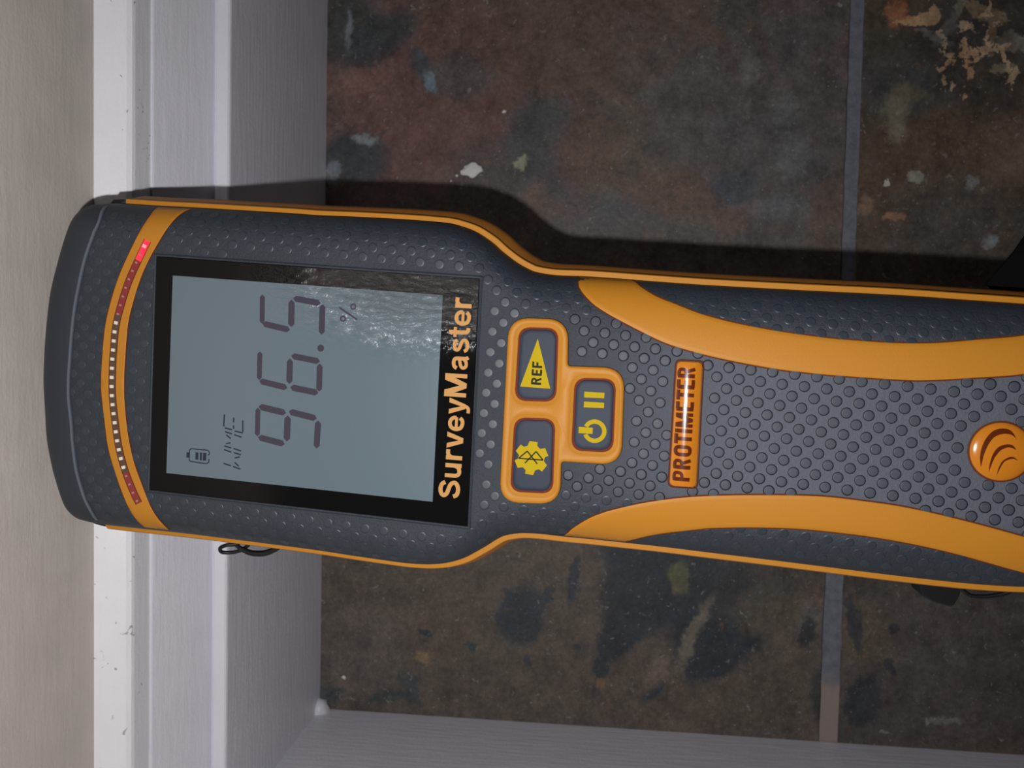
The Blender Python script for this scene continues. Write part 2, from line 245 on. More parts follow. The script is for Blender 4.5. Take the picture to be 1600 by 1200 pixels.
M_WHITE2 = paint_mat('white_gloss_paint_side', (.72, .72, .79, 1), .36, (500, 60, 500), .22, .05)
M_WALL = paint_mat('beige_wall_paint', (.60, .545, .50, 1), .7, (45, 45, 320), .20, .10)
# small scuffs on the white cap
def scuff_mat():
    m = paint_mat('white_cap_paint', (.86, .86, .89, 1), .33, (60, 500, 500), .2, .05)
    n = noise(m, pos(m, (1, 1, 1)), 260, 2, .5, 1.5)
    k = maprange(m, n.outputs[0], .70, .74, 0, .75)
    src = BC(m).links[0].from_socket
    L(m, mixc(m, k, src, (.30, .29, .29, 1)), BC(m)); return m
M_CAP = scuff_mat()

def slate(name, base, blobs, seed=0, mottle=None):
    m = mat(name, (.1, .1, .1, 1), .55, .42)
    P = N(m, 'ShaderNodeNewGeometry').outputs['Position']
    off = N(m, 'ShaderNodeVectorMath', operation='ADD'); off.inputs[1].default_value = (seed * 3.1, seed * 1.7, 0); L(m, P, off.inputs[0])
    V = off.outputs[0]
    nA = noise(m, V, 22, 5, .62, .6)
    col = ramp(m, nA.outputs[0], [(.30, rgb(*base[0], GF)), (.45, rgb(*base[1], GF)), (.56, rgb(*base[2], GF)), (.68, rgb(*base[3], GF))])
    # distorted coordinates so that the stains have ragged edges
    d1 = noise(m, V, 55, 4, .65); d2 = noise(m, V, 260, 4, .7)
    s1 = N(m, 'ShaderNodeVectorMath', operation='SUBTRACT'); s1.inputs[1].default_value = (.5, .5, .5); L(m, d1.outputs[1], s1.inputs[0])
    s2 = N(m, 'ShaderNodeVectorMath', operation='SUBTRACT'); s2.inputs[1].default_value = (.5, .5, .5); L(m, d2.outputs[1], s2.inputs[0])
    a1 = N(m, 'ShaderNodeVectorMath', operation='MULTIPLY_ADD'); a1.inputs[1].default_value = (.011, .011, 0); L(m, s1.outputs[0], a1.inputs[0]); L(m, P, a1.inputs[2])
    a2 = N(m, 'ShaderNodeVectorMath', operation='MULTIPLY_ADD'); a2.inputs[1].default_value = (.007, .007, 0); L(m, s2.outputs[0], a2.inputs[0]); L(m, a1.outputs[0], a2.inputs[2])
    Q = a2.outputs[0]
    for (x, y, rx, ry, ang, c, al, sf) in blobs:
        a = math.radians(ang)
        mp = N(m, 'ShaderNodeMapping', vector_type='TEXTURE')
        mp.inputs['Location'].default_value = (x, y, 0)
        mp.inputs['Rotation'].default_value = (0, 0, math.atan2(-math.cos(a), -math.sin(a)))
        mp.inputs['Scale'].default_value = (rx, ry, 1)
        L(m, Q, mp.inputs[0])
        ln = N(m, 'ShaderNodeVectorMath', operation='LENGTH'); L(m, mp.outputs[0], ln.inputs[0])
        k = maprange(m, ln.outputs['Value'], 1 - sf, 1 + sf, al, 0, True)
        col = mixc(m, k, col, rgb(*c, GF))
    if mottle:
        # flaked cream patches, densest near one corner of the second tile
        mx, my, mr, ms = mottle
        mp = N(m, 'ShaderNodeMapping', vector_type='TEXTURE'); mp.inputs['Location'].default_value = (mx, my, 0); mp.inputs['Scale'].default_value = (mr, ms, 1); L(m, Q, mp.inputs[0])
        ln = N(m, 'ShaderNodeVectorMath', operation='LENGTH'); L(m, mp.outputs[0], ln.inputs[0])
        dens = maprange(m, ln.outputs['Value'], .2, 1.25, 1, 0, True)
        ns = noise(m, V, 120, 6, .62, .35)
        ad = N(m, 'ShaderNodeMath', operation='MULTIPLY_ADD'); ad.inputs[1].default_value = .17; L(m, dens, ad.inputs[0]); L(m, ns.outputs[0], ad.inputs[2])
        tone = ramp(m, noise(m, V, 60, 3).outputs[0], [(.38, rgb(92, 88, 82, GF)), (.5, rgb(124, 108, 88, GF)), (.62, rgb(116, 92, 72, GF))])
        col = mixc(m, maprange(m, ad.outputs[0], .695, .715, 0, .9), col, tone)
    # grain, pale flecks and rust flecks
    g = noise(m, V, 420, 6, .75)
    gv = maprange(m, g.outputs[0], .32, .68, .70, 1.30)
    cc = N(m, 'ShaderNodeCombineColor')
    for i in range(3): L(m, gv, cc.inputs[i])
    col = mixc(m, 1.0, col, cc.outputs[0], 'MULTIPLY')
    mo = noise(m, V, 95, 5, .7)
    mv = maprange(m, mo.outputs[0], .32, .68, .68, 1.32)
    c2 = N(m, 'ShaderNodeCombineColor')
    for i in range(3): L(m, mv, c2.inputs[i])
    col = mixc(m, 1.0, col, c2.outputs[0], 'MULTIPLY')
    fk = noise(m, V, 330, 3, .6, .8)
    col = mixc(m, maprange(m, fk.outputs[0], .64, .74, 0, .6), col, rgb(104, 104, 100, GF))
    f2 = noise(m, V, 900, 2, .5, .3)
    col = mixc(m, maprange(m, f2.outputs[0], .70, .76, 0, .5), col, rgb(130, 128, 122, GF))
    dk = noise(m, V, 190, 4, .65, .7)
    col = mixc(m, maprange(m, dk.outputs[0], .60, .72, 0, .55), col, rgb(36, 38, 40, GF))
    fr = noise(m, V, 140, 4, .6, .5)
    col = mixc(m, maprange(m, fr.outputs[0], .66, .76, 0, .5), col, rgb(84, 66, 50, GF))
    L(m, col, BC(m))
    hsum = N(m, 'ShaderNodeMath', operation='MULTIPLY_ADD'); hsum.inputs[1].default_value = .35
    L(m, g.outputs[0], hsum.inputs[0]); L(m, d1.outputs[0], hsum.inputs[2])
    bump(m, hsum.outputs[0], .35, .0015)
    L(m, maprange(m, mo.outputs[0], .3, .7, .42, .68), BR(m))
    return m
GROUT_Y0, GROUT_Y1 = -.1123, -.1066
b1 = [b for b in D['BLOBS'] if b[1] > -.109]; b2 = [b for b in D['BLOBS'] if b[1] <= -.109]
M_T1 = slate('rusty_slate', [(50, 52, 52), (62, 58, 54), (72, 60, 54), (62, 62, 60)], b1)
M_T2 = slate('dark_slate', [(40, 38, 36), (52, 48, 44), (60, 50, 42), (54, 54, 54)], b2, 1, D['MOTTLE'])
M_T3 = slate('plain_slate', [(44, 46, 46), (60, 56, 52), (72, 58, 50), (62, 62, 60)], [], 2)
M_GROUT = mat('grey_grout', rgb(96, 100, 114, GF * .62), .9)
_p = pos(M_GROUT); _n = noise(M_GROUT, _p, 260, 4, .7)
_c = ramp(M_GROUT, _n.outputs[0], [(.3, rgb(66, 68, 75, GF * .95)), (.7, rgb(84, 86, 94, GF * .95))])
_sp = N(M_GROUT, 'ShaderNodeSeparateXYZ'); L(M_GROUT, _p, _sp.inputs[0])
_wob = N(M_GROUT, 'ShaderNodeMath', operation='MULTIPLY_ADD'); _wob.inputs[1].default_value = .022
L(M_GROUT, noise(M_GROUT, _p, 90, 3).outputs[0], _wob.inputs[0]); L(M_GROUT, _sp.outputs[0], _wob.inputs[2])
_k = maprange(M_GROUT, _wob.outputs[0], -.123, -.131, 0, 1)
L(M_GROUT, mixc(M_GROUT, _k, _c, rgb(106, 96, 92, GF * .9)), BC(M_GROUT))
bump(M_GROUT, _n.outputs[0], .5, .001)

M_RUB = mat('dark_rubber', rgb(36, 44, 54), .54, .42)
_p = pos(M_RUB, obj=True); _n = noise(M_RUB, _p, 1700, 5, .75); bump(M_RUB, _n.outputs[0], .55, .00045)
_w = noise(M_RUB, _p, 55, 3, .5)
_c = mixc(M_RUB, maprange(M_RUB, _w.outputs[0], .4, .7, 0, 1), rgb(37, 44, 52), rgb(42, 48, 56))
# the palm area of the handle is rubbed paler than the rest
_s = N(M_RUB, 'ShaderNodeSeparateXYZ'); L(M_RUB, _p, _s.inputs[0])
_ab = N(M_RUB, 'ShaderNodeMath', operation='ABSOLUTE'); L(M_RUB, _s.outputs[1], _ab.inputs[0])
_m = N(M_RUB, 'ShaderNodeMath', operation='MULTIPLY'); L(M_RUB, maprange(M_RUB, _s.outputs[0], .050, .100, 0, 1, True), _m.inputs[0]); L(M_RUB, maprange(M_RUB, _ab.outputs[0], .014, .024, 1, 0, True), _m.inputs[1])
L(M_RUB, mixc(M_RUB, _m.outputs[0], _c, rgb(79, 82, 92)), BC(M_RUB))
M_DOT = mat('dot_rubber', rgb(58, 62, 71), .58, .4)
bump(M_DOT, noise(M_DOT, pos(M_DOT, obj=True), 2600, 3, .7).outputs[0], .2, .0002)
M_DRING = mat('dot_groove', rgb(22, 25, 30), .6, .15)  # flat dark ring painted as the shade of a groove that is not cut
M_BUMP = mat('bumper_rubber', rgb(36, 43, 51), .55, .4)
M_HDOT = mat('head_dot_rubber', rgb(39, 46, 54), .5, .5)
M_HRING = mat('head_dot_rim', rgb(37, 44, 52), .45, .5)
M_OR = mat('orange_rubber', (.41, .166, .013, 1), .55, .3)
bump(M_OR, noise(M_OR, pos(M_OR, obj=True), 3000, 3, .6).outputs[0], .15, .0002)
M_ORG = mat('orange_gloss', (.46, .155, .012, 1), .2, .4, coat=.2)
M_OREDGE = mat('orange_edge_brown', rgb(84, 38, 14), .7, .2)
M_SHELL = mat('orange_shell', (.40, .15, .02, 1), .6, .35)
M_BLACK = mat('black_rubber', rgb(18, 19, 21), .6, .3)
M_GLASS = mat('black_glass', (.0045, .0045, .0045, 1), .09, .10, coat=.0)
M_LCD = mat('lcd_grey_green', rgb(86, 100, 107), .35, .45, coat=.0)
M_SEG = mat('lcd_dark_segment', rgb(56, 52, 62), .35, .3)
M_SEG2 = mat('lcd_black_segment', rgb(28, 36, 44), .35, .3)
M_GOLD = mat('gold_print', rgb(176, 130, 76), .6, .15)
M_YEL = mat('yellow_print', rgb(168, 144, 14), .7, .12)
M_BTN = mat('button_rubber', rgb(36, 44, 58), .55, .2)
M_INK = mat('dark_print', rgb(32, 34, 24), .7, .12)
M_MARK = mat('brown_print', rgb(84, 34, 12), .2, .4, coat=.2)
M_WELL = mat('button_well', rgb(96, 34, 14), .7, .2)
M_LEDW = mat('led_window_dark', rgb(74, 48, 34), .2, .5, coat=.5)
M_LEDR = mat('led_window_red', rgb(120, 18, 18), .2, .5, coat=.6)
M_LED = mat('led_chip', rgb(212, 202, 186), .5)
M_LEDDIM = mat('led_chip_red', rgb(160, 110, 104), .4)
M_LIT = mat('lit_led', rgb(200, 30, 40), .3, emit=(1, .02, .05, 1), es=.9)
M_GLOW = mat('lit_led_core', rgb(255, 120, 130), .3, emit=(1, .14, .2, 1), es=1.3)
M_CORD = mat('black_cord', rgb(14, 15, 18), .5, .4)
# wear on the protective film of the screen: upper right corner of the glass is crinkled
def crinkle(m, base_rough):
    P = N(m, 'ShaderNodeTexCoord').outputs['Object']
    mp = N(m, 'ShaderNodeMapping', vector_type='TEXTURE')
    mp.inputs['Location'].default_value = (.0225, .0265, 0); mp.inputs['Scale'].default_value = (.036, .0175, 1)
    mp.inputs['Rotation'].default_value = (0, 0, math.radians(6))
    L(m, P, mp.inputs[0])
    ln = N(m, 'ShaderNodeVectorMath', operation='LENGTH'); L(m, mp.outputs[0], ln.inputs[0])
    k = maprange(m, ln.outputs['Value'], .15, 1.25, 1, 0, True)
    mq = N(m, 'ShaderNodeMapping'); mq.inputs['Scale'].default_value = (1, 2.6, 1); mq.inputs['Rotation'].default_value = (0, 0, math.radians(24)); L(m, P, mq.inputs[0])
    n = noise(m, mq.outputs[0], 330, 5, .68, .6)
    b = N(m, 'ShaderNodeBump'); b.inputs['Distance'].default_value = .0017
    m.node_tree.nodes['Principled BSDF'].inputs['Coat IOR'].default_value = 2.0
    L(m, k, b.inputs['Strength']); L(m, n.outputs[0], b.inputs['Height'])
    L(m, b.outputs[0], m.node_tree.nodes['Principled BSDF'].inputs['Normal'])
    L(m, b.outputs[0], m.node_tree.nodes['Principled BSDF'].inputs['Coat Normal'])
    L(m, maprange(m, k, 0, 1, base_rough, .22), BR(m))
    L(m, maprange(m, k, 0, 1, 0, 1.0), m.node_tree.nodes['Principled BSDF'].inputs['Coat Weight'])
    m.node_tree.nodes['Principled BSDF'].inputs['Coat Roughness'].default_value = .15
crinkle(M_LCD, .3); crinkle(M_GLASS, .09)

# ------------------------------------------------------------ floor: grout bed and slate tiles
def box(name, x0, x1, y0, y1, z0, z1, m, parent=None):
    v = [(x0, y0, z0), (x1, y0, z0), (x1, y1, z0), (x0, y1, z0), (x0, y0, z1), (x1, y0, z1), (x1, y1, z1), (x0, y1, z1)]
    f = [(0, 3, 2, 1), (4, 5, 6, 7), (0, 1, 5, 4), (1, 2, 6, 5), (2, 3, 7, 6), (3, 0, 4, 7)]
    return obj(name, v, f, m, parent)
FACE_X, FACE_Y = -.1654, .1194
floor = struct(box('floor', -.30, 1.6, -1.6, .25, -.02, -.0008, M_GROUT), 'floor of dark slate tiles with grey grout joints', 'floor')
def tile(x0, x1, y0, y1, m, seed):
    rnd = random.Random(seed); pts = []
    nx = int((x1 - x0) / .006); ny = int((y1 - y0) / .006)
    def wob(a): return a + rnd.uniform(-.00018, .00018)
    tp = lambda x: .0022 / (1 + math.exp((x + .06) / .02)) if seed == 0 else 0
    for i in range(nx): pts.append((x0 + (x1 - x0) * i / nx, wob(y0) + tp(x0 + (x1 - x0) * i / nx) - .0002))
    for i in range(ny): pts.append((wob(x1), y0 + (y1 - y0) * i / ny))
    for i in range(nx): pts.append((x1 - (x1 - x0) * i / nx, wob(y1)))
    for i in range(ny): pts.append((wob(x0), y1 - (y1 - y0) * i / ny))
    cx, cy = (x0 + x1) / 2, (y0 + y1) / 2; n = len(pts); V = []; F = []
    for (ins, z) in ((0, -.010), (0, -.0007), (.0006, 0)):
        for (x, y) in pts:
            V.append((x - math.copysign(ins, x - cx) * (abs(x - cx) > (x1 - x0) / 2 - .004), y - math.copysign(ins, y - cy) * (abs(y - cy) > (y1 - y0) / 2 - .004), z))
    for r in range(2):
        for i in range(n): F.append((r * n + i, r * n + (i + 1) % n, (r + 1) * n + (i + 1) % n, (r + 1) * n + i))
    F.append([2 * n + i for i in range(n)])
    return obj('tile', V, F, m, floor)
G = .0057; TW, TH = .60, .2995
row_y1 = GROUT_Y0
xs0 = -.218
k = 0
for r in range(-1, 4):
    ya = GROUT_Y1 - r * (TH + G) if r < 0 else None
    if r == -1: y0, y1 = GROUT_Y1, GROUT_Y1 + .262
    else: y1 = GROUT_Y0 - r * (TH + G); y0 = y1 - TH
    for c in range(3):
        x0 = xs0 + c * (TW + G) - (0 if c == 0 else 0); x1 = x0 + TW
        if x1 > 1.62: x1 = 1.6
        m = (M_T1 if r == -1 else M_T2 if r == 0 else M_T3) if c == 0 else M_T3
        tile(x0, x1, y0, y1, m, k); k += 1

# ------------------------------------------------------------ skirting with a separate cap, and walls
# profile: d = distance behind the board face, z = height
PROF = [(0, 0), (0, .0925), (.0002, .0932), (.0007, .0937), (.0040, .0944), (.0046, .0942), (.0049, .0930), (.0054, .0928), (.0058, .0945), (.0064, .0966), (.0072, .0990), (.0133, .1156), (.0136, .1160), (.0230, .1160), (.0230, 0)]
CAPP = [(.0141, .1162), (.0141, .1240), (.0144, .1251), (.0154, .1262), (.0190, .1283), (.0222, .1298), (.0230, .1300), (.0230, .1162)]
def extrude_profile(name, prof, along, m, far):
    V = []; F = []; n = len(prof); K = 2
    for e in range(2):
        for d, z in prof:
            if along == 'x': V.append(((FACE_X - d) if e == 0 else far, FACE_Y + d, z))
            else: V.append((FACE_X - d, (FACE_Y + d) if e == 0 else far, z))
    for i in range(n): F.append((i, (i + 1) % n, n + (i + 1) % n, n + i))
    F.append(list(range(n))); F.append(list(range(2 * n - 1, n - 1, -1)))
    o = obj(name, V, F, m); recalc(o); sharp(o, 14); return o
bb = struct(extrude_profile('baseboard_back', PROF, 'x', M_WHITE, 1.6), 'white painted skirting board behind the meter head', 'baseboard')
bl = struct(extrude_profile('baseboard_left', PROF, 'y', M_WHITE2, -1.6), 'white painted skirting board along the left wall', 'baseboard')
struct(extrude_profile('trim_1', CAPP, 'x', M_CAP, 1.6), 'white moulded cap on top of the rear skirting board', 'trim')
struct(extrude_profile('trim_2', CAPP, 'y', M_CAP, -1.6), 'white moulded cap on top of the left skirting board', 'trim')
WY = FACE_Y + .0231; WX = FACE_X - .0231
struct(box('wall_back', WX - .1, 1.6, WY, WY + .1, -.02, 2.4, M_WALL), 'beige painted wall above the rear skirting', 'wall')
struct(box('wall_left', WX - .1, WX, -1.6, WY, -.02, 2.4, M_WALL), 'beige painted wall above the left skirting', 'wall')
# lump of caulk where the two boards and the floor meet
def lump(name, c, r, m, parent=None, seed=1, sub=2):
    b = bmesh.new(); bmesh.ops.create_icosphere(b, subdivisions=sub, radius=1)
    rnd = random.Random(seed); ph = [rnd.uniform(0, 6) for _ in range(6)]
    for v in b.verts:
        x, y, z = v.co; k = 1 + .28 * math.sin(3.1 * x + ph[0]) * math.cos(2.7 * y + ph[1]) + .18 * math.sin(6 * y + ph[2] + 4 * x) + .1 * math.sin(9 * x + ph[3])
        v.co = Vector((x * r[0] * k, y * r[1] * k, z * r[2]))
    me = bpy.data.meshes.new(name); b.to_mesh(me); b.free(); me.materials.append(m)
    me.polygons.foreach_set('use_smooth', [True] * len(me.polygons))
    o = bpy.data.objects.new(name, me); COL.objects.link(o); o.location = c
    if parent: o.parent = parent
    return o
lump('caulk', (FACE_X + .001, FACE_Y - .001, .002), (.0042, .0035, .005), M_WHITE, bl, 3)
M_CHIP = mat('plaster_crumb', (.72, .71, .68, 1), .8)
bump(M_CHIP, noise(M_CHIP, pos(M_CHIP), 900, 3).outputs[0], .5, .0006)
names = ['largest white plaster crumb on the rusty tile above the meter screen',
         'tiny white crumb on the rusty tile, farther from the meter than the large crumb',
         'tiny pale grain just left of the largest plaster crumb',
         'white speck on the brown tile near the skirting corner',
         'small pale grain touching the left tip of the largest plaster crumb']
for (x, y), r, t, s in zip(D['CHIPS'], ((.0030, .0048, .0012), (.0008, .0013, .0006), (.0006, .0008, .0005), (.0011, .0013, .0007), (.0005, .0005, .0004)), names, range(5)):
    label(lump('plaster_crumb', (x, y, r[2] * .8), r, M_CHIP, None, s + 11, 3 if s == 0 else 1), t, 'crumb', 'plaster crumbs on the tiles')

# ------------------------------------------------------------ the moisture meter
meter = bpy.data.objects.new('moisture_meter', None); COL.objects.link(meter)
meter.empty_display_size = .02
MW = Matrix(MR).to_4x4(); MW.translation = Vector(O_M); meter.matrix_world = MW
label(meter, 'dark grey and orange handheld moisture meter showing 96.5, head over white skirting', 'moisture meter')
RZ = -9.5
def cr(P, n=4, closed=True):
    P = [np.array(p, float) for p in P]; out = []; K = len(P)
    for i in (range(K) if closed else range(K - 1)):
        if closed: a, b, c, d = P[i - 1], P[i], P[(i + 1) % K], P[(i + 2) % K]
        else: a, b, c, d = P[max(i - 1, 0)], P[i], P[i + 1], P[min(i + 2, K - 1)]
        for k in range(n):
            t = k / n
            out.append(.5 * ((2 * b) + (-a + c) * t + (2 * a - 5 * b + 4 * c - d) * t * t + (-a + 3 * b - 3 * c + d) * t ** 3))
    if not closed: out.append(P[-1])
    return np.array(out)
OD = cr(D['OUTLINE'], 4)
_b = np.roll(OD, -1, 0); _ab = _b - OD; _l2 = (_ab ** 2).sum(1)
def dist(P):
    P = np.atleast_2d(P); out = np.empty(len(P))
    for s in range(0, len(P), 2000):
        q = P[s:s + 2000, None, :]; t = np.clip(((q - OD) * _ab).sum(2) / _l2, 0, 1)
        d = np.linalg.norm(OD + _ab * t[..., None] - q, axis=2).min(1)
        x = q[..., 0]; y = q[..., 1]
        c = ((OD[:, 1] > y) != (_b[:, 1] > y)) & (x < (_b[:, 0] - OD[:, 0]) * (y - OD[:, 1]) / (_b[:, 1] - OD[:, 1] + 1e-12) + OD[:, 0])
        out[s:s + 2000] = np.where(c.sum(1) % 2, d, -d)
    return out
def height(P):
    P = np.atleast_2d(P); d = np.maximum(dist(P), 0)
    t = np.clip((P[:, 0] - 35) / 40, 0, 1); s = t * t * (3 - 2 * t)
    k = np.maximum(0, 1 - d / (9.5 + 9.5 * s))
    return RZ * (1 - np.sqrt(np.maximum(0, 1 - k ** 2.2)))
def mm(V): return [(x * .001, y * .001, z * .001) for x, y, z in V]

# outline normals (outward) for the rim and the lower shell
tang = np.roll(OD, -1, 0) - np.roll(OD, 1, 0); tang /= np.linalg.norm(tang, axis=1)[:, None]
nrm = np.stack([-tang[:, 1], tang[:, 0]], 1)
if dist(OD[:1] + nrm[:1] * .5)[0] > 0: nrm = -nrm
n = len(OD)
# rubber top
sp = np.stack([np.clip(OD[:, 0], -50, 160), np.zeros(n)], 1)
ycen = np.interp(sp[:, 0], [-50, 20, 60, 160], [1.0, 1.0, 1.5, 2.0]); sp[:, 1] = ycen
rs = [1, .992, .98, .96, .935, .905, .87, .83, .79, .74, .68, .6, .5, .35, .18, 0]
V = []; F = []
for r in rs:
    q = sp + (OD - sp) * r; z = height(q) if r < 1 else np.full(n, RZ)
    V += [(q[i, 0], q[i, 1], z[i]) for i in range(n)]
for k in range(len(rs) - 1):
    for i in range(n): F.append((k * n + i, k * n + (i + 1) % n, (k + 1) * n + (i + 1) % n, (k + 1) * n + i))
body = obj('front_cover', mm(V), F, M_RUB, meter, smooth=True); recalc(body)
body.data.polygons.foreach_set('use_smooth', [True] * len(body.data.polygons))
if body.data.polygons[len(body.data.polygons) // 3].normal.z < 0: body.data.flip_normals()
# rim band and lower shell
def rings(name, spec, mats, matf, cap=False):
    V = []; F = []; MI = []
    for off, z in spec:
        for i in range(n):
            o = (off(OD[i, 0], OD[i, 1]) if off.__code__.co_argcount == 2 else off(OD[i, 0])) if callable(off) else off
            V.append((OD[i, 0] + nrm[i, 0] * o, OD[i, 1] + nrm[i, 1] * o, z))
    for k in range(len(spec) - 1):
        for i in range(n): F.append((k * n + i, (k + 1) * n + i, (k + 1) * n + (i + 1) % n, k * n + (i + 1) % n)); MI.append(matf(k, OD[i, 0]))
    if cap:
        b = (len(spec) - 1) * n; F.append([b + i for i in range(n)]); MI.append(matf(99, 0))
    o = obj(name, mm(V), F, mats, meter, mi=MI); sharp(o, 40); return o
tipf = lambda x, a, b: a if x < -56.5 else b
rimw = lambda x: 1.5 if x > -56.5 else .35
rings('rim_band', [(-.25, RZ - 1.5), (-.1, RZ - .1), (.12, RZ + .12), (lambda x: rimw(x) - .25, RZ + .05), (rimw, RZ - .25), (rimw, RZ - 1.6), (lambda x: rimw(x) - .3, RZ - 1.8)],
      [M_OR, M_BUMP], lambda k, x: 1 if x < -56.5 else 0)
YC = lambda y: 1 if y > 0 else 0
def flare(x, a, y=1):
    base = np.interp(x, [-75, -66, -56, 25, 60, 200], [.4, .9, 3.5, 4.1, 3.5, 3.4]) if y > 0 else np.interp(x, [-75, -66, -56, 25, 60, 200], [.4, .9, 3.0, 3.2, 3.2, 3.2])
    return 1.35 + (base - 1.35) * a if x > -61 else .2 + (base - .2) * a
LB = lambda zz: zz
rings('back_shell', [(-1.0, RZ - 1.0), (lambda x, y: flare(x, 0, y) + .12, RZ - 1.5), (lambda x, y: flare(x, .35, y), -12.6), (lambda x, y: flare(x, .7, y), -14.6), (lambda x, y: flare(x, 1, y), -16.6), (lambda x, y: flare(x, 1, y) - .25, -24),
      (lambda x, y: flare(x, 1, y) - .8, -28), (lambda x, y: flare(x, 1, y) - 1.6, -31), (lambda x, y: flare(x, 1, y) - 4, -34), (lambda x, y: flare(x, 1, y) - 9, -35.6)],
      [M_SHELL, M_BLACK], lambda k, x: 1 if (x < -56.5 or k >= 5) else 0, cap=True)

def resample(P, K):
    P = cr(P, 6, False); s = np.r_[0, np.cumsum(np.linalg.norm(np.diff(P, axis=0), axis=1))]
    t = np.linspace(0, s[-1], K); return np.stack([np.interp(t, s, P[:, 0]), np.interp(t, s, P[:, 1])], 1)
def patch(name, A, B, lift, m, parent, K=90, W=9, zf=height, edge=None, depth=.9, smoothit=True):
    a = resample(A, K) if len(A) != K else np.array(A, float); b = resample(B, K) if len(B) != K else np.array(B, float)
    V = []; F = []; MI = []
    us = [0, 0] + list(np.linspace(0, 1, W)) + [1, 1]; lf = [-depth, lift - .10] + [lift] * W + [lift - .10, -depth]
    us[2] = .02; us[W + 1] = .98
    for u, l in zip(us, lf):
        q = a + (b - a) * u; z = zf(q) + l
        V += [(q[i, 0], q[i, 1], z[i]) for i in range(K)]
    R = len(us)
    for r in range(R - 1):
        for i in range(K - 1): F.append((r * K + i, r * K + i + 1, (r + 1) * K + i + 1, (r + 1) * K + i)); MI.append(1 if (r in (0, R - 2) and edge) else 0)
    F.append([r * K for r in range(R)]); F.append([r * K + K - 1 for r in range(R)]); MI += [0, 0]
    o = obj(name, mm(V), F, [m] + ([edge] if edge else []), parent, mi=MI)
    bm = bmesh.new(); bm.from_mesh(o.data); bmesh.ops.recalc_face_normals(bm, faces=bm.faces)
    up = sum(f.normal.z * f.calc_area() for f in bm.faces if abs(f.normal.z) > .3)
    if up < 0: bmesh.ops.reverse_faces(bm, faces=bm.faces)
    bm.to_mesh(o.data); bm.free(); sharp(o, 40); return o
def dark_line(name, A, parent, wdt=.32, lift=.05):
    a = resample(A, 120); t = np.gradient(a, axis=0); t /= np.linalg.norm(t, axis=1)[:, None]; q = np.stack([-t[:, 1], t[:, 0]], 1)
    return patch(name, a - q * wdt, a + q * wdt, lift, M_OREDGE, parent, K=120, W=4, depth=.4)
st_r = patch('grip_stripe', *D['ARC_R'], .22, M_OR, meter, edge=M_OREDGE)
st_l = patch('grip_stripe', *D['ARC_L'], .22, M_OR, meter, edge=M_OREDGE)
for s, key in ((st_r, 'ARC_R'), (st_l, 'ARC_L')):
    for c in D[key]: dark_line('edge_line', c, s)
band = patch('indicator_band', *D['LED_BAND'], .22, M_OR, meter, edge=M_OREDGE, K=80, W=7)
for c in D['LED_BAND']: dark_line('edge_line', c, band, .25)
# bumper: smooth strip between the tip and the seam
seam = resample(D['BUMPER_SEAM'], 80)
tip = [p for p in OD if p[0] < seam[0][0] + .8 or (p[0] < seam[-1][0] + .8)]
tip = np.array([p for p in OD if p[0] < -61.0]); tip = tip[np.argsort(-tip[:, 1])]
tipo = resample([tuple(p) for p in tip[::3]] , 80)
patch('bumper', tipo, seam, .30, M_BUMP, meter, K=80, W=8)

a_ = seam; t_ = np.gradient(a_, axis=0); t_ /= np.linalg.norm(t_, axis=1)[:, None]; q_ = np.stack([-t_[:, 1], t_[:, 0]], 1)
M_SEAM = mat('worn_seam', rgb(84, 92, 100), .6, .3)  # paler rubber along the bumper seam
patch('seam', a_ - q_ * .28, a_ + q_ * .28, .36, M_SEAM, meter, K=80, W=4, depth=.3)
# indicator window and its lamps
slot = resample(D['SLOT'], 100)
t = np.gradient(slot, axis=0); t /= np.linalg.norm(t, axis=1)[:, None]; q = np.stack([-t[:, 1], t[:, 0]], 1)
def seg_strip(name, i0, i1, m, hw=.78, lift=.27): return patch(name, slot[i0:i1] - q[i0:i1] * hw, slot[i0:i1] + q[i0:i1] * hw, lift, m, band, K=i1 - i0, W=4)
patch('window_surround', slot - q * .98, slot + q * .98, .24, M_OREDGE, band, K=100, W=3)
label(seg_strip('indicator_window', 0, 9, M_LIT), 'red lit end of the indicator window')
seg_strip('indicator_window', 8, 30, M_LEDR)
seg_strip('indicator_window', 29, 88, M_LEDW)
label(seg_strip('indicator_window', 87, 100, M_LEDR), 'dull red end of the indicator window')
NL = 30
def led_mesh(m):
    me = bpy.data.meshes.new('lamp'); w_, l_ = .00044, .00036
    v = [(x * w_, y * l_, z) for z in (0, .00028) for x, y in ((-1, -1), (1, -1), (1, 1), (-1, 1))]
    me.from_pydata(v, [], [(4, 5, 6, 7), (0, 1, 5, 4), (1, 2, 6, 5), (2, 3, 7, 6), (3, 0, 4, 7)]); me.materials.append(m); return me
lm, lr, lg = led_mesh(M_LED), led_mesh(M_LEDDIM), led_mesh(M_GLOW)
for i in range(NL):
    f = (i + .7) / NL * 99; a = int(f); P = slot[a] + (slot[min(a + 1, 99)] - slot[a]) * (f - a)
    me = lg if i < 1 else lr if (i < 9 or i > 25) else lm
    o = bpy.data.objects.new('lamp', me); COL.objects.link(o); o.parent = band
    hz = height(P)[0]; e = .4
    gx = (height(P + [e, 0])[0] - height(P - [e, 0])[0]) / (2 * e); gy = (height(P + [0, e])[0] - height(P - [0, e])[0]) / (2 * e)
    zv = Vector((-gx, -gy, 1)).normalized(); yv = Vector((t[a][0], t[a][1], 0)); xv = yv.cross(zv).normalized(); yv = zv.cross(xv)
    mt = Matrix((xv, yv, zv)).transposed().to_4x4(); mt.translation = Vector((P[0], P[1], hz + .25)) * .001
    sc = .62 if (0 < i < 9 or i > 25) else 1
    o.matrix_local = mt @ Matrix.Diagonal((sc, sc, 1, 1))

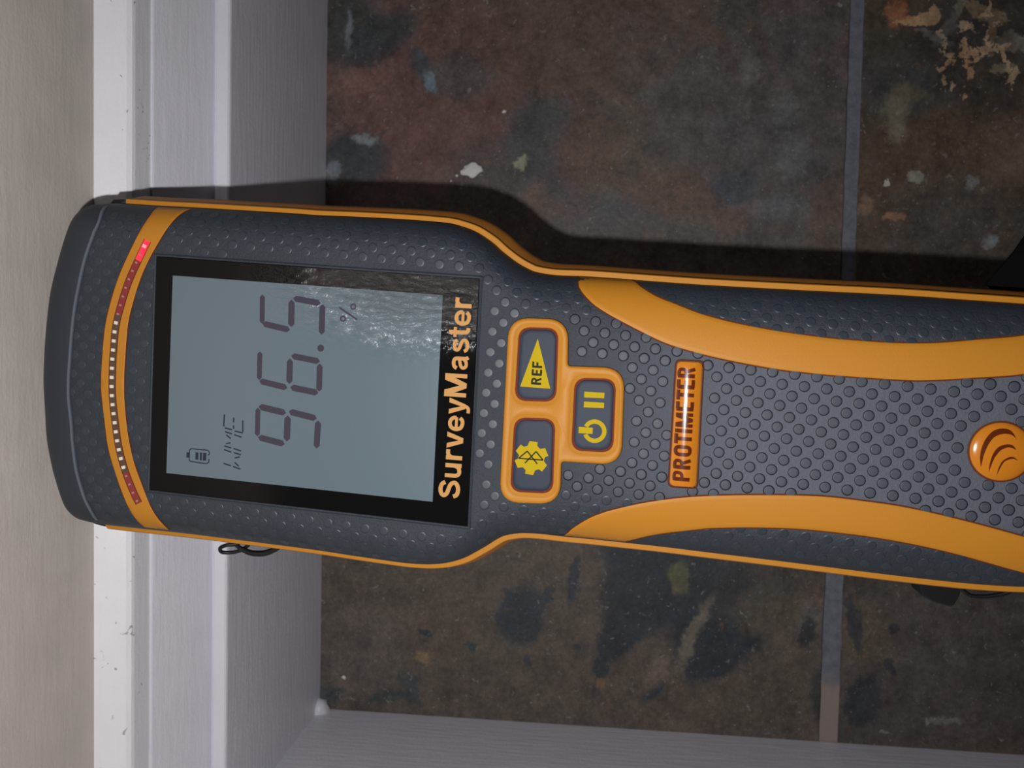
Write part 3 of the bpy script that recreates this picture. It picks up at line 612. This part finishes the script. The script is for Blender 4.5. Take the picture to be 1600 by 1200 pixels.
# screen
def quad_box(name, Q, z0, z1, m, parent, bevel=0.0):
    c = np.mean(Q, axis=0); V = []; Q = [np.array(p, float) for p in Q]
    ins = [p + (c - p) / np.linalg.norm(c - p) * bevel for p in Q]
    for P_, z in ((Q, z0), (Q, z1 - bevel * .6), (ins, z1)): V += [(p[0], p[1], z) for p in P_]
    F = [(8, 9, 10, 11)] + [(k * 4 + i, k * 4 + (i + 1) % 4, (k + 1) * 4 + (i + 1) % 4, (k + 1) * 4 + i) for k in range(2) for i in range(4)]
    o = obj(name, mm(V), F, m, parent); bm = bmesh.new(); bm.from_mesh(o.data); bmesh.ops.recalc_face_normals(bm, faces=bm.faces)
    if max(bm.faces, key=lambda f: f.calc_area()).normal.z < 0: bmesh.ops.reverse_faces(bm, faces=bm.faces)
    bm.to_mesh(o.data); bm.free(); return o
screen = quad_box('screen', D['GLASS'], -.6, .20, M_GLASS, meter, .12)
lcd = quad_box('display_panel', D['LCD'], 0, .225, M_LCD, screen)
label(lcd, 'grey-green display reading 96.5 %')
# thin rubber lip around the glass
def offset_quad(Q, d):
    Q = [np.array(p, float) for p in Q]; c = np.mean(Q, axis=0); return [p + np.sign(p - c) * d for p in Q]
def frame(name, Qi, Qo, z0, z1, m, parent):
    V = []
    Qm = [(a * .5 + b * .5) for a, b in zip(Qi, Qo)]
    for P_, z in ((Qi, z0), (Qi, z1 - .15), (Qm, z1), (Qo, z1 - .25), (Qo, z0)): V += [(p[0], p[1], z) for p in P_]
    F = [(k * 4 + i, k * 4 + (i + 1) % 4, (k + 1) * 4 + (i + 1) % 4, (k + 1) * 4 + i) for k in range(4) for i in range(4)]
    o = obj(name, mm(V), F, m, parent); recalc(o)
    bm = bmesh.new(); bm.from_mesh(o.data)
    if sum(f.normal.z * f.calc_area() for f in bm.faces) < 0: bmesh.ops.reverse_faces(bm, faces=bm.faces)
    bm.to_mesh(o.data); bm.free(); return o
frame('screen_lip', offset_quad(D['GLASS'], .12), offset_quad(D['GLASS'], .75), -.7, .38, M_RUB, meter)
frame('screen_gap', offset_quad(D['GLASS'], -.02), offset_quad(D['GLASS'], .14), -.5, .16, M_BLACK, meter)

def prism(name, P, z0, z1, m, parent, zf=None):
    K = len(P); V = [(p[0], p[1], z1) for p in P] + [(p[0], p[1], z0) for p in P]
    tri = tessellate_polygon([[Vector((p[0], p[1], 0)) for p in P]])
    F = [tuple(t_) for t_ in tri]
    F = [f if ((P[f[1]][0] - P[f[0]][0]) * (P[f[2]][1] - P[f[0]][1]) - (P[f[1]][1] - P[f[0]][1]) * (P[f[2]][0] - P[f[0]][0])) > 0 else f[::-1] for f in F]
    area = sum(P[i][0] * P[(i + 1) % K][1] - P[(i + 1) % K][0] * P[i][1] for i in range(K))
    for i in range(K):
        j = (i + 1) % K; f = (i, i + K, j + K, j); F.append(f if area > 0 else f[::-1])
    return obj(name, mm(V), F, m, parent)
def multi(name, polys, z0, z1, m, parent):
    V = []; F = []
    for P in polys:
        b = len(V); K = len(P); V += [(p[0], p[1], z1) for p in P] + [(p[0], p[1], z0) for p in P]
        area = sum(P[i][0] * P[(i + 1) % K][1] - P[(i + 1) % K][0] * P[i][1] for i in range(K))
        top = list(range(K)) if area > 0 else list(range(K))[::-1]
        F.append([b + i for i in top])
        for i in range(K):
            j = (i + 1) % K; f = (b + i, b + i + K, b + j + K, b + j); F.append(f if area > 0 else f[::-1])
    return obj(name, mm(V), F, m, parent)
def bar(x0, y0, x1, y1, w_):
    a = np.array((x0, y0)); b = np.array((x1, y1)); d = b - a; d = d / np.linalg.norm(d); p = np.array((-d[1], d[0])) * w_
    return [tuple(a - p), tuple(b - p), tuple(b + p), tuple(a + p)]
def hexbar(x0, y0, x1, y1, w_):
    a = np.array((x0, y0)); b = np.array((x1, y1)); d = b - a; d = d / np.linalg.norm(d); p = np.array((-d[1], d[0])) * w_; e = d * w_ * .95
    return [tuple(a), tuple(a + e - p), tuple(b - e - p), tuple(b), tuple(b - e + p), tuple(a + e + p)]
def circle(c, r, K=28, a0=0, a1=2 * math.pi, close=True):
    return [(c[0] + r * math.cos(a0 + (a1 - a0) * i / (K if close else K - 1)), c[1] + r * math.sin(a0 + (a1 - a0) * i / (K if close else K - 1))) for i in range(K)]
ZD0, ZD1 = .2, .245
for k_ in ('9', '6', '5'):
    label(multi('display_digit', [hexbar(*s) for s in D['SEGS'][k_]], ZD0, ZD1, M_SEG, screen), 'dark digit %s on the display' % k_)
multi('decimal_point', [circle(D['DOTP'][0], .8, 16)], ZD0, ZD1, M_SEG, screen)
def ring_polys(c, ro, ri, K=24, a0=0, a1=2 * math.pi):
    A = [(c[0] + ro * math.cos(a0 + (a1 - a0) * i / K), c[1] + ro * math.sin(a0 + (a1 - a0) * i / K)) for i in range(K + 1)]
    B = [(c[0] + ri * math.cos(a0 + (a1 - a0) * i / K), c[1] + ri * math.sin(a0 + (a1 - a0) * i / K)) for i in range(K + 1)]
    return [[A[i], A[i + 1], B[i + 1], B[i]] for i in range(K)]
pc = D['PCT']
multi('percent_sign', ring_polys(pc[0], .72, .38, 14) + ring_polys(pc[1], .72, .38, 14) + [bar(*pc[2], *pc[3], .19)], ZD0, ZD1, M_SEG, screen)
multi('mode_lettering', [bar(*s, .16) for s in D['STROKES']], ZD0, ZD1, M_SEG2, screen)
bt = D['BATT']
multi('battery_symbol', [bar(*bt[i], *bt[i + 1], .13) for i in range(len(bt) - 1)] + D['BATT_FILL'], ZD0, ZD1, M_SEG2, screen)

# lettering drawn from strokes: ('s', points, width) is a pen stroke, ('g', outline) a filled shape; cap height = 1
def _sm(P): return [tuple(p) for p in cr(P, 4, False)]
BOLD = {
 'S': (.72, [('s', _sm([(.575, .70), (.50, .84), (.335, .90), (.175, .85), (.115, .73), (.19, .60), (.345, .53), (.50, .45), (.575, .29), (.50, .15), (.335, .095), (.165, .145), (.095, .30)]), .19)]),
 'u': (.62, [('s', _sm([(.095, .74), (.095, .45), (.10, .24), (.155, .12), (.25, .09), (.37, .14), (.43, .27)]), .18), ('s', [(.445, .74), (.445, 0)], .19)]),
 'r': (.42, [('s', [(.095, 0), (.095, .74)], .19), ('s', _sm([(.10, .48), (.16, .60), (.25, .655), (.375, .65)]), .18)]),
 'v': (.57, [('g', [(0, .74), (.165, .74), (.28, .20), (.195, 0)]), ('g', [(.56, .74), (.365, 0), (.28, .20), (.395, .74)]), ('g', [(.195, 0), (.365, 0), (.28, .20)])]),
 'e': (.60, [('s', [(.12, .36), (.50, .36)], .13), ('s', _sm([(.485, .37), (.475, .50), (.41, .61), (.29, .655), (.165, .60), (.10, .46), (.095, .30), (.15, .15), (.28, .085), (.40, .105), (.48, .21)]), .17)]),
 'y': (.57, [('g', [(0, .74), (.165, .74), (.285, .20), (.20, 0)]), ('g', [(.56, .74), (.36, 0), (.285, .20), (.395, .74)]), ('g', [(.20, 0), (.36, 0), (.285, .20)]), ('s', _sm([(.31, .10), (.275, -.05), (.20, -.14), (.06, -.14)]), .15)]),
 'M': (.92, [('s', [(.095, 0), (.095, 1)], .18), ('s', [(.745, 0), (.745, 1)], .18), ('g', [(.02, 1), (.25, 1), (.50, 0), (.34, 0)]), ('g', [(.82, 1), (.59, 1), (.34, 0), (.50, 0)])]),
 'a': (.59, [('s', _sm([(.09, .50), (.14, .61), (.27, .655), (.39, .61), (.42, .49), (.42, .30), (.425, .10), (.47, 0)]), .17), ('s', _sm([(.42, .40), (.26, .365), (.13, .29), (.105, .18), (.17, .09), (.31, .10), (.41, .22)]), .15)]),
 's': (.55, [('s', _sm([(.45, .54), (.39, .635), (.27, .66), (.15, .62), (.115, .53), (.18, .44), (.31, .38), (.43, .31), (.455, .20), (.39, .105), (.27, .075), (.14, .11), (.08, .22)]), .155)]),
 't': (.37, [('s', _sm([(.17, .95), (.17, .60), (.17, .26), (.21, .11), (.33, .08)]), .18), ('s', [(.0, .67), (.34, .67)], .14)])}
COND = {
 'P': (.55, [('s', [(.09, 0), (.09, 1)], .18), ('s', _sm([(.09, .92), (.26, .92), (.37, .85), (.385, .70), (.36, .55), (.26, .48), (.09, .48)]), .15)]),
 'R': (.58, [('s', [(.09, 0), (.09, 1)], .18), ('s', _sm([(.09, .92), (.26, .92), (.37, .85), (.385, .72), (.36, .60), (.26, .53), (.09, .53)]), .15), ('s', [(.27, .53), (.41, .0)], .16)]),
 'O': (.58, [('s', _sm([(.26, .92), (.14, .88), (.09, .74), (.09, .5), (.09, .26), (.14, .12), (.26, .08), (.38, .12), (.43, .26), (.43, .5), (.43, .74), (.38, .88), (.26, .92), (.14, .88)]), .165)]),
 'T': (.49, [('s', [(.0, .92), (.45, .92)], .16), ('s', [(.225, 0), (.225, .9)], .17)]),
 'I': (.25, [('s', [(.09, 0), (.09, 1)], .17)]),
 'M': (.74, [('s', [(.085, 0), (.085, 1)], .15), ('s', [(.575, 0), (.575, 1)], .15), ('g', [(.02, 1), (.21, 1), (.40, 0), (.26, 0)]), ('g', [(.64, 1), (.45, 1), (.26, 0), (.40, 0)])]),
 'E': (.50, [('s', [(.09, 0), (.09, 1)], .18), ('s', [(.09, .92), (.42, .92)], .16), ('s', [(.09, .51), (.38, .51)], .15), ('s', [(.09, .08), (.42, .08)], .16)]),
 'F': (.48, [('s', [(.09, 0), (.09, 1)], .17), ('s', [(.09, .92), (.42, .92)], .16), ('s', [(.09, .50), (.38, .50)], .15)])}
def glyph_part(name, word, font, p0, p1, pt, z0, z1, m, parent, zf=None, cuts=0, hgt=None, gap=.0):
    p0, p1, pt = (np.array(p, float) for p in (p0, p1, pt)); ey = pt - p0; cap = np.linalg.norm(ey); L_ = np.linalg.norm(p1 - p0); ex = (p1 - p0) / L_
    tot = sum(font[c][0] for c in word) - .05; kx = (L_ / cap - gap * (len(word) - 1)) / tot
    polys = []; x = 0.0
    for c in word:
        adv, parts = font[c]
        for p in parts:
            P = [((q[0]) * kx + x, q[1]) for q in p[1]]
            if p[0] == 'g': polys.append(P); continue
            P = [np.array(q) for q in P]; hw = p[2] / 2 * (1.3 if font is COND else 1); Lf = []; Rt = []
            for i in range(len(P)):
                d = P[min(i + 1, len(P) - 1)] - P[max(i - 1, 0)]; d = d / max(np.linalg.norm(d), 1e-9); nn = np.array((-d[1], d[0])) * hw; Lf.append(P[i] + nn); Rt.append(P[i] - nn)
            for i in range(len(P) - 1): polys.append([Rt[i], Rt[i + 1], Lf[i + 1], Lf[i]])
        x += adv * kx + gap
    bm = bmesh.new()
    for pi_, P in enumerate(polys):
        ar = sum(P[i][0] * P[(i + 1) % len(P)][1] - P[(i + 1) % len(P)][0] * P[i][1] for i in range(len(P)))
        vs = [bm.verts.new((q[0], q[1], pi_ * 1.0)) for q in (P if ar > 0 else P[::-1])]; bm.faces.new(vs)
    bmesh.ops.triangulate(bm, faces=[f for f in bm.faces if len(f.verts) > 4])
    for i in range(1, cuts):
        bmesh.ops.bisect_plane(bm, geom=bm.verts[:] + bm.edges[:] + bm.faces[:], plane_co=(0, i / cuts, 0), plane_no=(0, 1, 0))
    for v in bm.verts:
        P = p0 + ex * v.co.x * cap + ey * v.co.y; v.co = Vector((P[0] * .001, P[1] * .001, ((zf(P) if zf else 0) + z1 + v.co.z * .0007) * .001))
    bm.normal_update()
    for f in bm.faces:
        if f.normal.z < 0: f.normal_flip()
    ret = bmesh.ops.extrude_face_region(bm, geom=bm.faces[:])
    nv = [g for g in ret['geom'] if isinstance(g, bmesh.types.BMVert)]; top = [f for f in ret['geom'] if isinstance(f, bmesh.types.BMFace)]
    for v in nv: v.co.z += 0
    base = [v for v in bm.verts if v not in set(nv)]
    for v in base: v.co.z -= (z1 - z0) * .001
    me = bpy.data.meshes.new(name); bm.to_mesh(me); bm.free(); me.materials.append(m)
    o = bpy.data.objects.new(name, me); COL.objects.link(o); o.parent = parent; return o
label(glyph_part('lettering', 'SurveyMaster', BOLD, *D['TXT_NAME'], .15, .235, M_GOLD, screen), 'gold lettering below the display')

# keypad frame with three wells
def inset_poly(P, d):
    P = [np.array(p, float) for p in P]; K = len(P); area = sum(P[i][0] * P[(i + 1) % K][1] - P[(i + 1) % K][0] * P[i][1] for i in range(K)); s = 1 if area > 0 else -1
    out = []
    for i in range(K):
        a, b, c = P[i - 1], P[i], P[(i + 1) % K]; u = (b - a) / np.linalg.norm(b - a); v = (c - b) / np.linalg.norm(c - b)
        n1 = np.array((-u[1], u[0])) * s; n2 = np.array((-v[1], v[0])) * s; k_ = d / max(.2, 1 + n1.dot(n2)); out.append(b + (n1 + n2) * k_)
    return out
def rounded(P, R, K=6):
    P = [np.array(p, float) for p in P]; out = []
    for i in range(len(P)):
        a, b, c = P[i - 1], P[i], P[(i + 1) % len(P)]; r = R[i] if isinstance(R, (list, tuple)) else R
        u = (a - b) / np.linalg.norm(a - b); v = (c - b) / np.linalg.norm(c - b); A = b + u * r; C_ = b + v * r
        for k_ in range(K + 1):
            t_ = k_ / K; out.append((1 - t_) ** 2 * A + 2 * t_ * (1 - t_) * (b + (u + v) * r * .06) + t_ ** 2 * C_)
    return out
def loft(name, loops, mats, mi, parent, cap=True, deg=40):
    V = []; F = []; MI = []; K = len(loops[0][0])
    for P, z in loops: V += [(p[0], p[1], z) for p in P]
    for k_ in range(len(loops) - 1):
        for i in range(K): F.append((k_ * K + i, k_ * K + (i + 1) % K, (k_ + 1) * K + (i + 1) % K, (k_ + 1) * K + i)); MI.append(mi[k_])
    if cap: F.append([(len(loops) - 1) * K + i for i in range(K)]); MI.append(mi[-1])
    o = obj(name, mm(V), F, mats, parent, mi=MI); bm = bmesh.new(); bm.from_mesh(o.data); bmesh.ops.recalc_face_normals(bm, faces=bm.faces)
    if sum(f.normal.z * f.calc_area() for f in bm.faces) < 0: bmesh.ops.reverse_faces(bm, faces=bm.faces)
    bm.to_mesh(o.data); bm.free(); sharp(o, deg); return o
def frame_plate():
    R = [4.2, 4.2, .7, 4.2, 4.2, .7, 4.2, 4.2]
    O0 = rounded(D['PLATE'], R); O1 = inset_poly(O0, .35); O2 = inset_poly(O0, .75)
    zt = .85
    V = []; F = []; MI = []
    def add(P, z): b = len(V); V.extend((p[0], p[1], z) for p in P); return b
    def strip(b0, b1, K, mi): 
        for i in range(K): F.append((b0 + i, b0 + (i + 1) % K, b1 + (i + 1) % K, b1 + i)); MI.append(mi)
    K = len(O0)
    base = add(inset_poly(O0, -.12), -.6); a = add(inset_poly(O0, -.12), .05); b = add(O0, .5); c = add(O1, zt); d = add(O2, zt + .04)
    strip(base, a, K, 1); strip(a, b, K, 1); strip(b, c, K, 0); strip(c, d, K, 0)
    holes = []
    for H_ in D['HOLES']:
        h2 = rounded(inset_poly(H_, -1.0), 3.3); h1 = rounded(inset_poly(H_, -.72), 3.0); h15 = rounded(inset_poly(H_, -.28), 2.7); h0 = rounded(H_, 2.4)
        K2 = len(h2); q2 = add(h2, zt + .04); q1 = add(h1, zt - .22); q15 = add(h15, zt - .32); q0 = add(h0, zt - .5); q00 = add(h0, .07)
        strip(q2, q1, K2, 0); strip(q1, q15, K2, 0); strip(q15, q0, K2, 0); strip(q0, q00, K2, 2); holes.append((q2, h2))
        F.append([q00 + i for i in range(K2)]); MI.append(2)
    loops = [[Vector((p[0], p[1], 0)) for p in O2]] + [[Vector((p[0], p[1], 0)) for p in h] for _, h in holes]
    idx = [d + i for i in range(K)]
    for q_, h in holes: idx += [q_ + i for i in range(len(h))]
    for t_ in tessellate_polygon(loops): F.append([idx[j] for j in t_]); MI.append(0)
    o = obj('keypad_frame', mm(V), F, [M_OR, M_OREDGE, M_WELL], meter, mi=MI)
    bm = bmesh.new(); bm.from_mesh(o.data); bmesh.ops.recalc_face_normals(bm, faces=bm.faces)
    if sum(f.normal.z * f.calc_area() for f in bm.faces) < 0: bmesh.ops.reverse_faces(bm, faces=bm.faces)
    bm.to_mesh(o.data); bm.free(); sharp(o, 50); return o
frame_plate()
BT = .62
btns = []
for i, H_ in enumerate(D['HOLES']):
    P0 = rounded(inset_poly(H_, .45), 2.2); P1 = rounded(inset_poly(H_, .5), 2.1); P2 = rounded(inset_poly(H_, .75), 1.8); P3 = rounded(inset_poly(H_, 1.3), 1.6)
    o = loft('button', [(P0, -.3), (P0, BT - .25), (P1, BT - .14), (P2, BT - .04), (P3, BT - .03)], [M_BTN, M_WELL], [1, 0, 0, 0, 0], meter, True, 24); btns.append(o)
label(btns[0], 'grey button with a yellow triangle marked REF'); label(btns[1], 'grey button with yellow power and pause symbols'); label(btns[2], 'grey button with a yellow gear symbol')
prism('triangle_symbol', D['REFTRI'], BT - .05, BT, M_YEL, btns[0])
glyph_part('lettering', 'REF', COND, *D['TXT_REF'], BT - .02, BT + .03, M_INK, btns[0])
g = D['GEAR'][0]; gp = []
for k_ in range(6):
    a0 = math.radians(60 * k_ - 93)
    for da, r in ((-.22, 2.95), (-.24, 3.75), (.24, 3.75), (.30, 2.8)):
        gp.append((g[0] + r * math.cos(a0 + da * (1 if r > 3 else 1.45)), g[1] + r * math.sin(a0 + da * (1 if r > 3 else 1.45))))
prism('gear_symbol', gp, BT - .05, BT, M_YEL, btns[2])
ru = D['RUNE']; multi('wireless_symbol', [bar(*ru[i], *ru[i + 1], .14) for i in range(5)], BT - .02, BT + .03, M_INK, btns[2])
pw = D['POWER']; ax = math.atan2(pw[1][1] - pw[0][1], pw[1][0] - pw[0][0])
multi('power_symbol', ring_polys(pw[0], 2.55, 1.62, 30, ax + .42, ax + 2 * math.pi - .42) + [bar(*pw[1], *pw[2], .68)], BT - .05, BT, M_YEL, btns[1])
multi('pause_symbol', D['PAUSE'], BT - .05, BT, M_YEL, btns[1])

# name plate (shallow dome) and round badge
NP = [np.array(p, float) for p in D['NAMEPLATE']]
c_np = sum(NP) / 4; uax = (NP[1] - NP[0]) / np.linalg.norm(NP[1] - NP[0]); hwid = np.linalg.norm(NP[1] - NP[0]) / 2
lax = (NP[2] - NP[1]) / np.linalg.norm(NP[2] - NP[1])
def np_z(P):
    d = np.array(P) - c_np; det = uax[0] * lax[1] - uax[1] * lax[0]; u = (d[0] * lax[1] - d[1] * lax[0]) / det / hwid; v = (uax[0] * d[1] - uax[1] * d[0]) / det / 14.0
    return .25 + .85 * max(0, 1 - abs(u) ** 2.0) + .45 * max(0, 1 - v * v)
def dome_plate():
    loops = []; P0 = rounded(NP, .95, 5); K = len(P0); fr_ = [0, .05, .12, .22, .35, .5, .65, .8, .92]
    base = [(P0, -.5), (P0, .25)]
    V = []; F = []
    for P_, z in base: V += [(p[0], p[1], z) for p in P_]
    axis = [c_np + lax * max(-11.2, min(11.2, float((p - c_np).dot(lax)))) for p in P0]
    P0d = P0
    for f_ in fr_[1:] + [1.0]:
        Q_ = [p + (a - p) * f_ for p, a in zip(P0d, axis)]; V += [(p[0], p[1], np_z(p)) for p in Q_]
    R_ = len(V) // K
    for r in range(R_ - 1):
        for i in range(K): F.append((r * K + i, r * K + (i + 1) % K, (r + 1) * K + (i + 1) % K, (r + 1) * K + i))
    o = obj('name_plate', mm(V), F, M_ORG, meter); recalc(o)
    bm = bmesh.new(); bm.from_mesh(o.data)
    if sum(f.normal.z * f.calc_area() for f in bm.faces) < 0: bmesh.ops.reverse_faces(bm, faces=bm.faces)
    bm.to_mesh(o.data); bm.free(); sharp(o, 60); return o
# densify plate edge so that the dome is smooth
_q = []
for i in range(4):
    a_, b_ = NP[i], NP[(i + 1) % 4]; _q.append(a_)
npl = dome_plate()
loft('plate_edge', [(rounded(inset_poly(NP, -.42), 1.2, 5), -.3), (rounded(inset_poly(NP, -.42), 1.2, 5), .12), (rounded(inset_poly(NP, -.1), 1.0, 5), .3)], [M_OREDGE], [0] * 3, npl, False)
glyph_part('lettering', 'PROTIMETER', COND, *D['TXT_PLATE'], -.1, .03, M_MARK, npl, zf=np_z, cuts=12)
lc = np.array(D['LOGO'][0]); LR = np.linalg.norm(np.array(D['LOGO'][1]) - lc)
def lz(P): P = np.atleast_2d(P); r = np.linalg.norm(P - lc, axis=1) / LR; return .3 + 1.5 * np.sqrt(np.maximum(0, 1 - np.minimum(r, 1) ** 2 * .97)) - .25
Vb = []; Fb = []; KB = 48; rr = [1.0, 1.0, .985, .95, .9, .82, .72, .6, .45, .3, .15]
for j, r in enumerate(rr):
    cc = circle(lc, LR * r, KB); z = lz(cc) if j else [-.4] * KB; Vb += [(cc[i][0], cc[i][1], z[i]) for i in range(KB)]
for j in range(len(rr) - 1): Fb += [(j * KB + i, j * KB + (i + 1) % KB, (j + 1) * KB + (i + 1) % KB, (j + 1) * KB + i) for i in range(KB)]
Fb.append([(len(rr) - 1) * KB + i for i in range(KB)])
badge = obj('round_badge', mm(Vb), Fb, M_ORG, meter, smooth=True)
label(badge, 'glossy orange round badge with three brown arcs')
loft('badge_edge', [(circle(lc, LR + .35, KB), -.3), (circle(lc, LR + .35, KB), .12), (circle(lc, LR, KB), .2)], [M_OREDGE], [0] * 3, badge, False)
for L_, no in zip(D['CRES'], (8, 7, 6)):
    A_ = L_[:no]; B_ = [L_[0]] + L_[no:][::-1] + [L_[no - 1]]
    patch('arc_mark', A_, B_, .03, M_MARK, badge, K=30, W=5, zf=lz, depth=.1)

# raised grip dots: staggered rows over the rubber
def dot_mesh(name='grip_dot', r=1.0, ring=True):
    me = bpy.data.meshes.new(name); K = 12; V = []; F = []; MI = []
    prof = [(1.24, -.06, 1), (1.17, .012, 1), (1.0, .013, 0), (.95, .05, 0), (.80, .062, 0)] if ring else [(1.22, -.06, 1), (1.12, .012, 1), (1.0, .045, 1), (.86, .062, 0), (.6, .065, 0)]
    for rad, z, _ in prof: V += [(rad * r * math.cos(2 * math.pi * i / K) * .001, rad * r * math.sin(2 * math.pi * i / K) * .001, z * .001) for i in range(K)]
    for j in range(len(prof) - 1):
        for i in range(K): F.append((j * K + i, j * K + (i + 1) % K, (j + 1) * K + (i + 1) % K, (j + 1) * K + i)); MI.append(1 if j < 2 else 0)
    F.append([(len(prof) - 1) * K + i for i in range(K)]); MI.append(0)
    me.from_pydata(V, [], F); me.materials.append(M_DOT if ring else M_HDOT); me.materials.append(M_DRING if ring else M_HRING); me.polygons.foreach_set('material_index', MI)
    me.polygons.foreach_set('use_smooth', [True] * len(me.polygons)); return me, V, F, MI
DM, DV, DF, DMI = dot_mesh()
_, HV, HF, HMI = dot_mesh('head_dot', .95, False)
def inpoly(p, Q):
    c = False; K = len(Q)
    for i in range(K):
        a, b = Q[i], Q[(i + 1) % K]
        if (a[1] > p[1]) != (b[1] > p[1]) and p[0] < (b[0] - a[0]) * (p[1] - a[1]) / (b[1] - a[1] + 1e-12) + a[0]: c = not c
    return c
block = [offset_quad(D['GLASS'], 1.6), [tuple(p) for p in inset_poly(rounded(D['PLATE'], [4.2, 4.2, .7, 4.2, 4.2, .7, 4.2, 4.2]), -1.1)],
         [tuple(p) for p in inset_poly(NP, -.9)], circle(lc, LR + .9, 40),
         list(D['ARC_R'][0]) + list(D['ARC_R'][1])[::-1], list(D['ARC_L'][0]) + list(D['ARC_L'][1])[::-1], list(D['LED_BAND'][0]) + list(D['LED_BAND'][1])[::-1],
         [tuple(p) for p in seam] + [(-90, -60), (-90, 60)]]
th = math.radians(1.5); pts = []
PX, PY = 4.45, 2.26
for j in range(-24, 25):
    for i in range(-22, 46):
        x = i * PX + (PX / 2 if j % 2 else 0) + 6.3; y = j * PY
        X_ = x * math.cos(th) + y * math.sin(th); Y_ = -x * math.sin(th) + y * math.cos(th)
        pts.append((X_ + random.uniform(-.05, .05), Y_ + 1.3 + random.uniform(-.05, .05)))
dd = dist(np.array(pts)); pts = [p for p, d in zip(pts, dd) if d > 1.9]
pts = [p for p in pts if not any(inpoly(p, Q) for Q in block)]
pa = np.array(pts); e = .3
H0 = height(pa); GX = (height(pa + [e, 0]) - height(pa - [e, 0])) / (2 * e); GY = (height(pa + [0, e]) - height(pa - [0, e])) / (2 * e)
order = sorted(range(len(pts)), key=lambda i: (abs(pts[i][0] - 108) / 1.6) ** 2 + pts[i][1] ** 2 if 52 < pts[i][0] < 152 and abs(pts[i][1] - 1.5) < 19 else 1e6)
single = set(i for i in order[:300] if 52 < pts[i][0] < 152 and abs(pts[i][1] - 1.5) < 19); V = []; F = []; MI = []
for i in range(len(pts)):
    zv = Vector((-GX[i], -GY[i], 1)).normalized(); xv = Vector((1, 0, 0)); yv = zv.cross(xv).normalized(); xv = yv.cross(zv)
    mt = Matrix((xv, yv, zv)).transposed().to_4x4(); mt.translation = Vector((pts[i][0], pts[i][1], H0[i])) * .001
    if i in single:
        o = bpy.data.objects.new('grip_dot', DM); COL.objects.link(o); o.parent = meter; o.matrix_local = mt
    else:
        hd = pts[i][0] < 52 or abs(pts[i][1] - 1.5) > 19; b = len(V); V += [tuple(mt @ Vector(v)) for v in (HV if hd else DV)]; F += [tuple(b + k_ for k_ in f) for f in DF]; MI += [m_ + (2 if hd else 0) for m_ in DMI]
gd = obj('grip_texture', V, F, [M_DOT, M_DRING, M_HDOT, M_HRING], meter, smooth=True, mi=MI); gd['kind'] = 'stuff'

# cords and strap tab below the meter
def tube(name, P, z, r, m, parent, zs=None):
    P = cr(P, 5, False); K = 10; V = []; F = []
    Z = np.full(len(P), z) if zs is None else np.interp(np.linspace(0, 1, len(P)), np.linspace(0, 1, len(zs)), zs)
    Q = [Vector((p[0], p[1], zz)) for p, zz in zip(P, Z)]
    for i, p in enumerate(Q):
        d = (Q[min(i + 1, len(Q) - 1)] - Q[max(i - 1, 0)]).normalized(); u = d.cross(Vector((0, 0, 1))).normalized(); v = u.cross(d)
        rad = r[0] + (r[1] - r[0]) * math.sin(math.pi * i / (len(Q) - 1)) if isinstance(r, tuple) else r
        for k_ in range(K):
            a = 2 * math.pi * k_ / K; V.append(tuple(p + u * math.cos(a) * rad + v * math.sin(a) * rad))
    for i in range(len(Q) - 1):
        for k_ in range(K): F.append((i * K + k_, i * K + (k_ + 1) % K, (i + 1) * K + (k_ + 1) % K, (i + 1) * K + k_))
    F.append(list(range(K))); F.append([(len(Q) - 1) * K + k_ for k_ in range(K)])
    o = obj(name, mm(V), F, m, parent, smooth=True); recalc(o); return o
tube('wrist_cord', D['CORD1'], -26, .52, M_CORD, meter, [-27, -26, -25, -25, -26, -27, -27.5, -27, -27, -27])
tube('wrist_cord', D['CORD2'], -26, (.5, .85), M_CORD, meter)
def band_strip(name, P, Z, hw, th_, m):
    P = cr(P, 6, False); Z = np.interp(np.linspace(0, 1, len(P)), np.linspace(0, 1, len(Z)), Z); tg = np.gradient(P, axis=0); tg /= np.linalg.norm(tg, axis=1)[:, None]
    V = []; F = []
    for p, z, t_ in zip(P, Z, tg):
        q_ = np.array((-t_[1], t_[0]))
        for u, dz in ((-1, -th_), (1, -th_), (1, th_), (-1, th_)): V.append((p[0] + q_[0] * hw * u, p[1] + q_[1] * hw * u, z + dz))
    for i in range(len(P) - 1):
        for k_ in range(4): F.append((i * 4 + k_, i * 4 + (k_ + 1) % 4, (i + 1) * 4 + (k_ + 1) % 4, (i + 1) * 4 + k_))
    F += [(0, 1, 2, 3), tuple((len(P) - 1) * 4 + k_ for k_ in (3, 2, 1, 0))]
    o = obj(name, mm(V), F, m, meter); recalc(o); return o
band_strip('wrist_strap', D['STRAP'], [-26, -28, -32, -38, -40, -36, -30, -26], 7.2, .6, mat('black_webbing', (.0025, .0025, .003, 1), .9, .1))  # added near-black strap, mostly out of view, casts the shadow wedge beside the tail
tube('strap_cord', D['CORD3'], -30, .55, M_CORD, meter)
TP = D['TAB']; loft('strap_tab', [(rounded(TP, .8, 3), -41), (rounded(TP, .8, 3), -34.6), (rounded(inset_poly(TP, .4), .8, 3), -34)], [M_CORD], [0] * 3, meter)
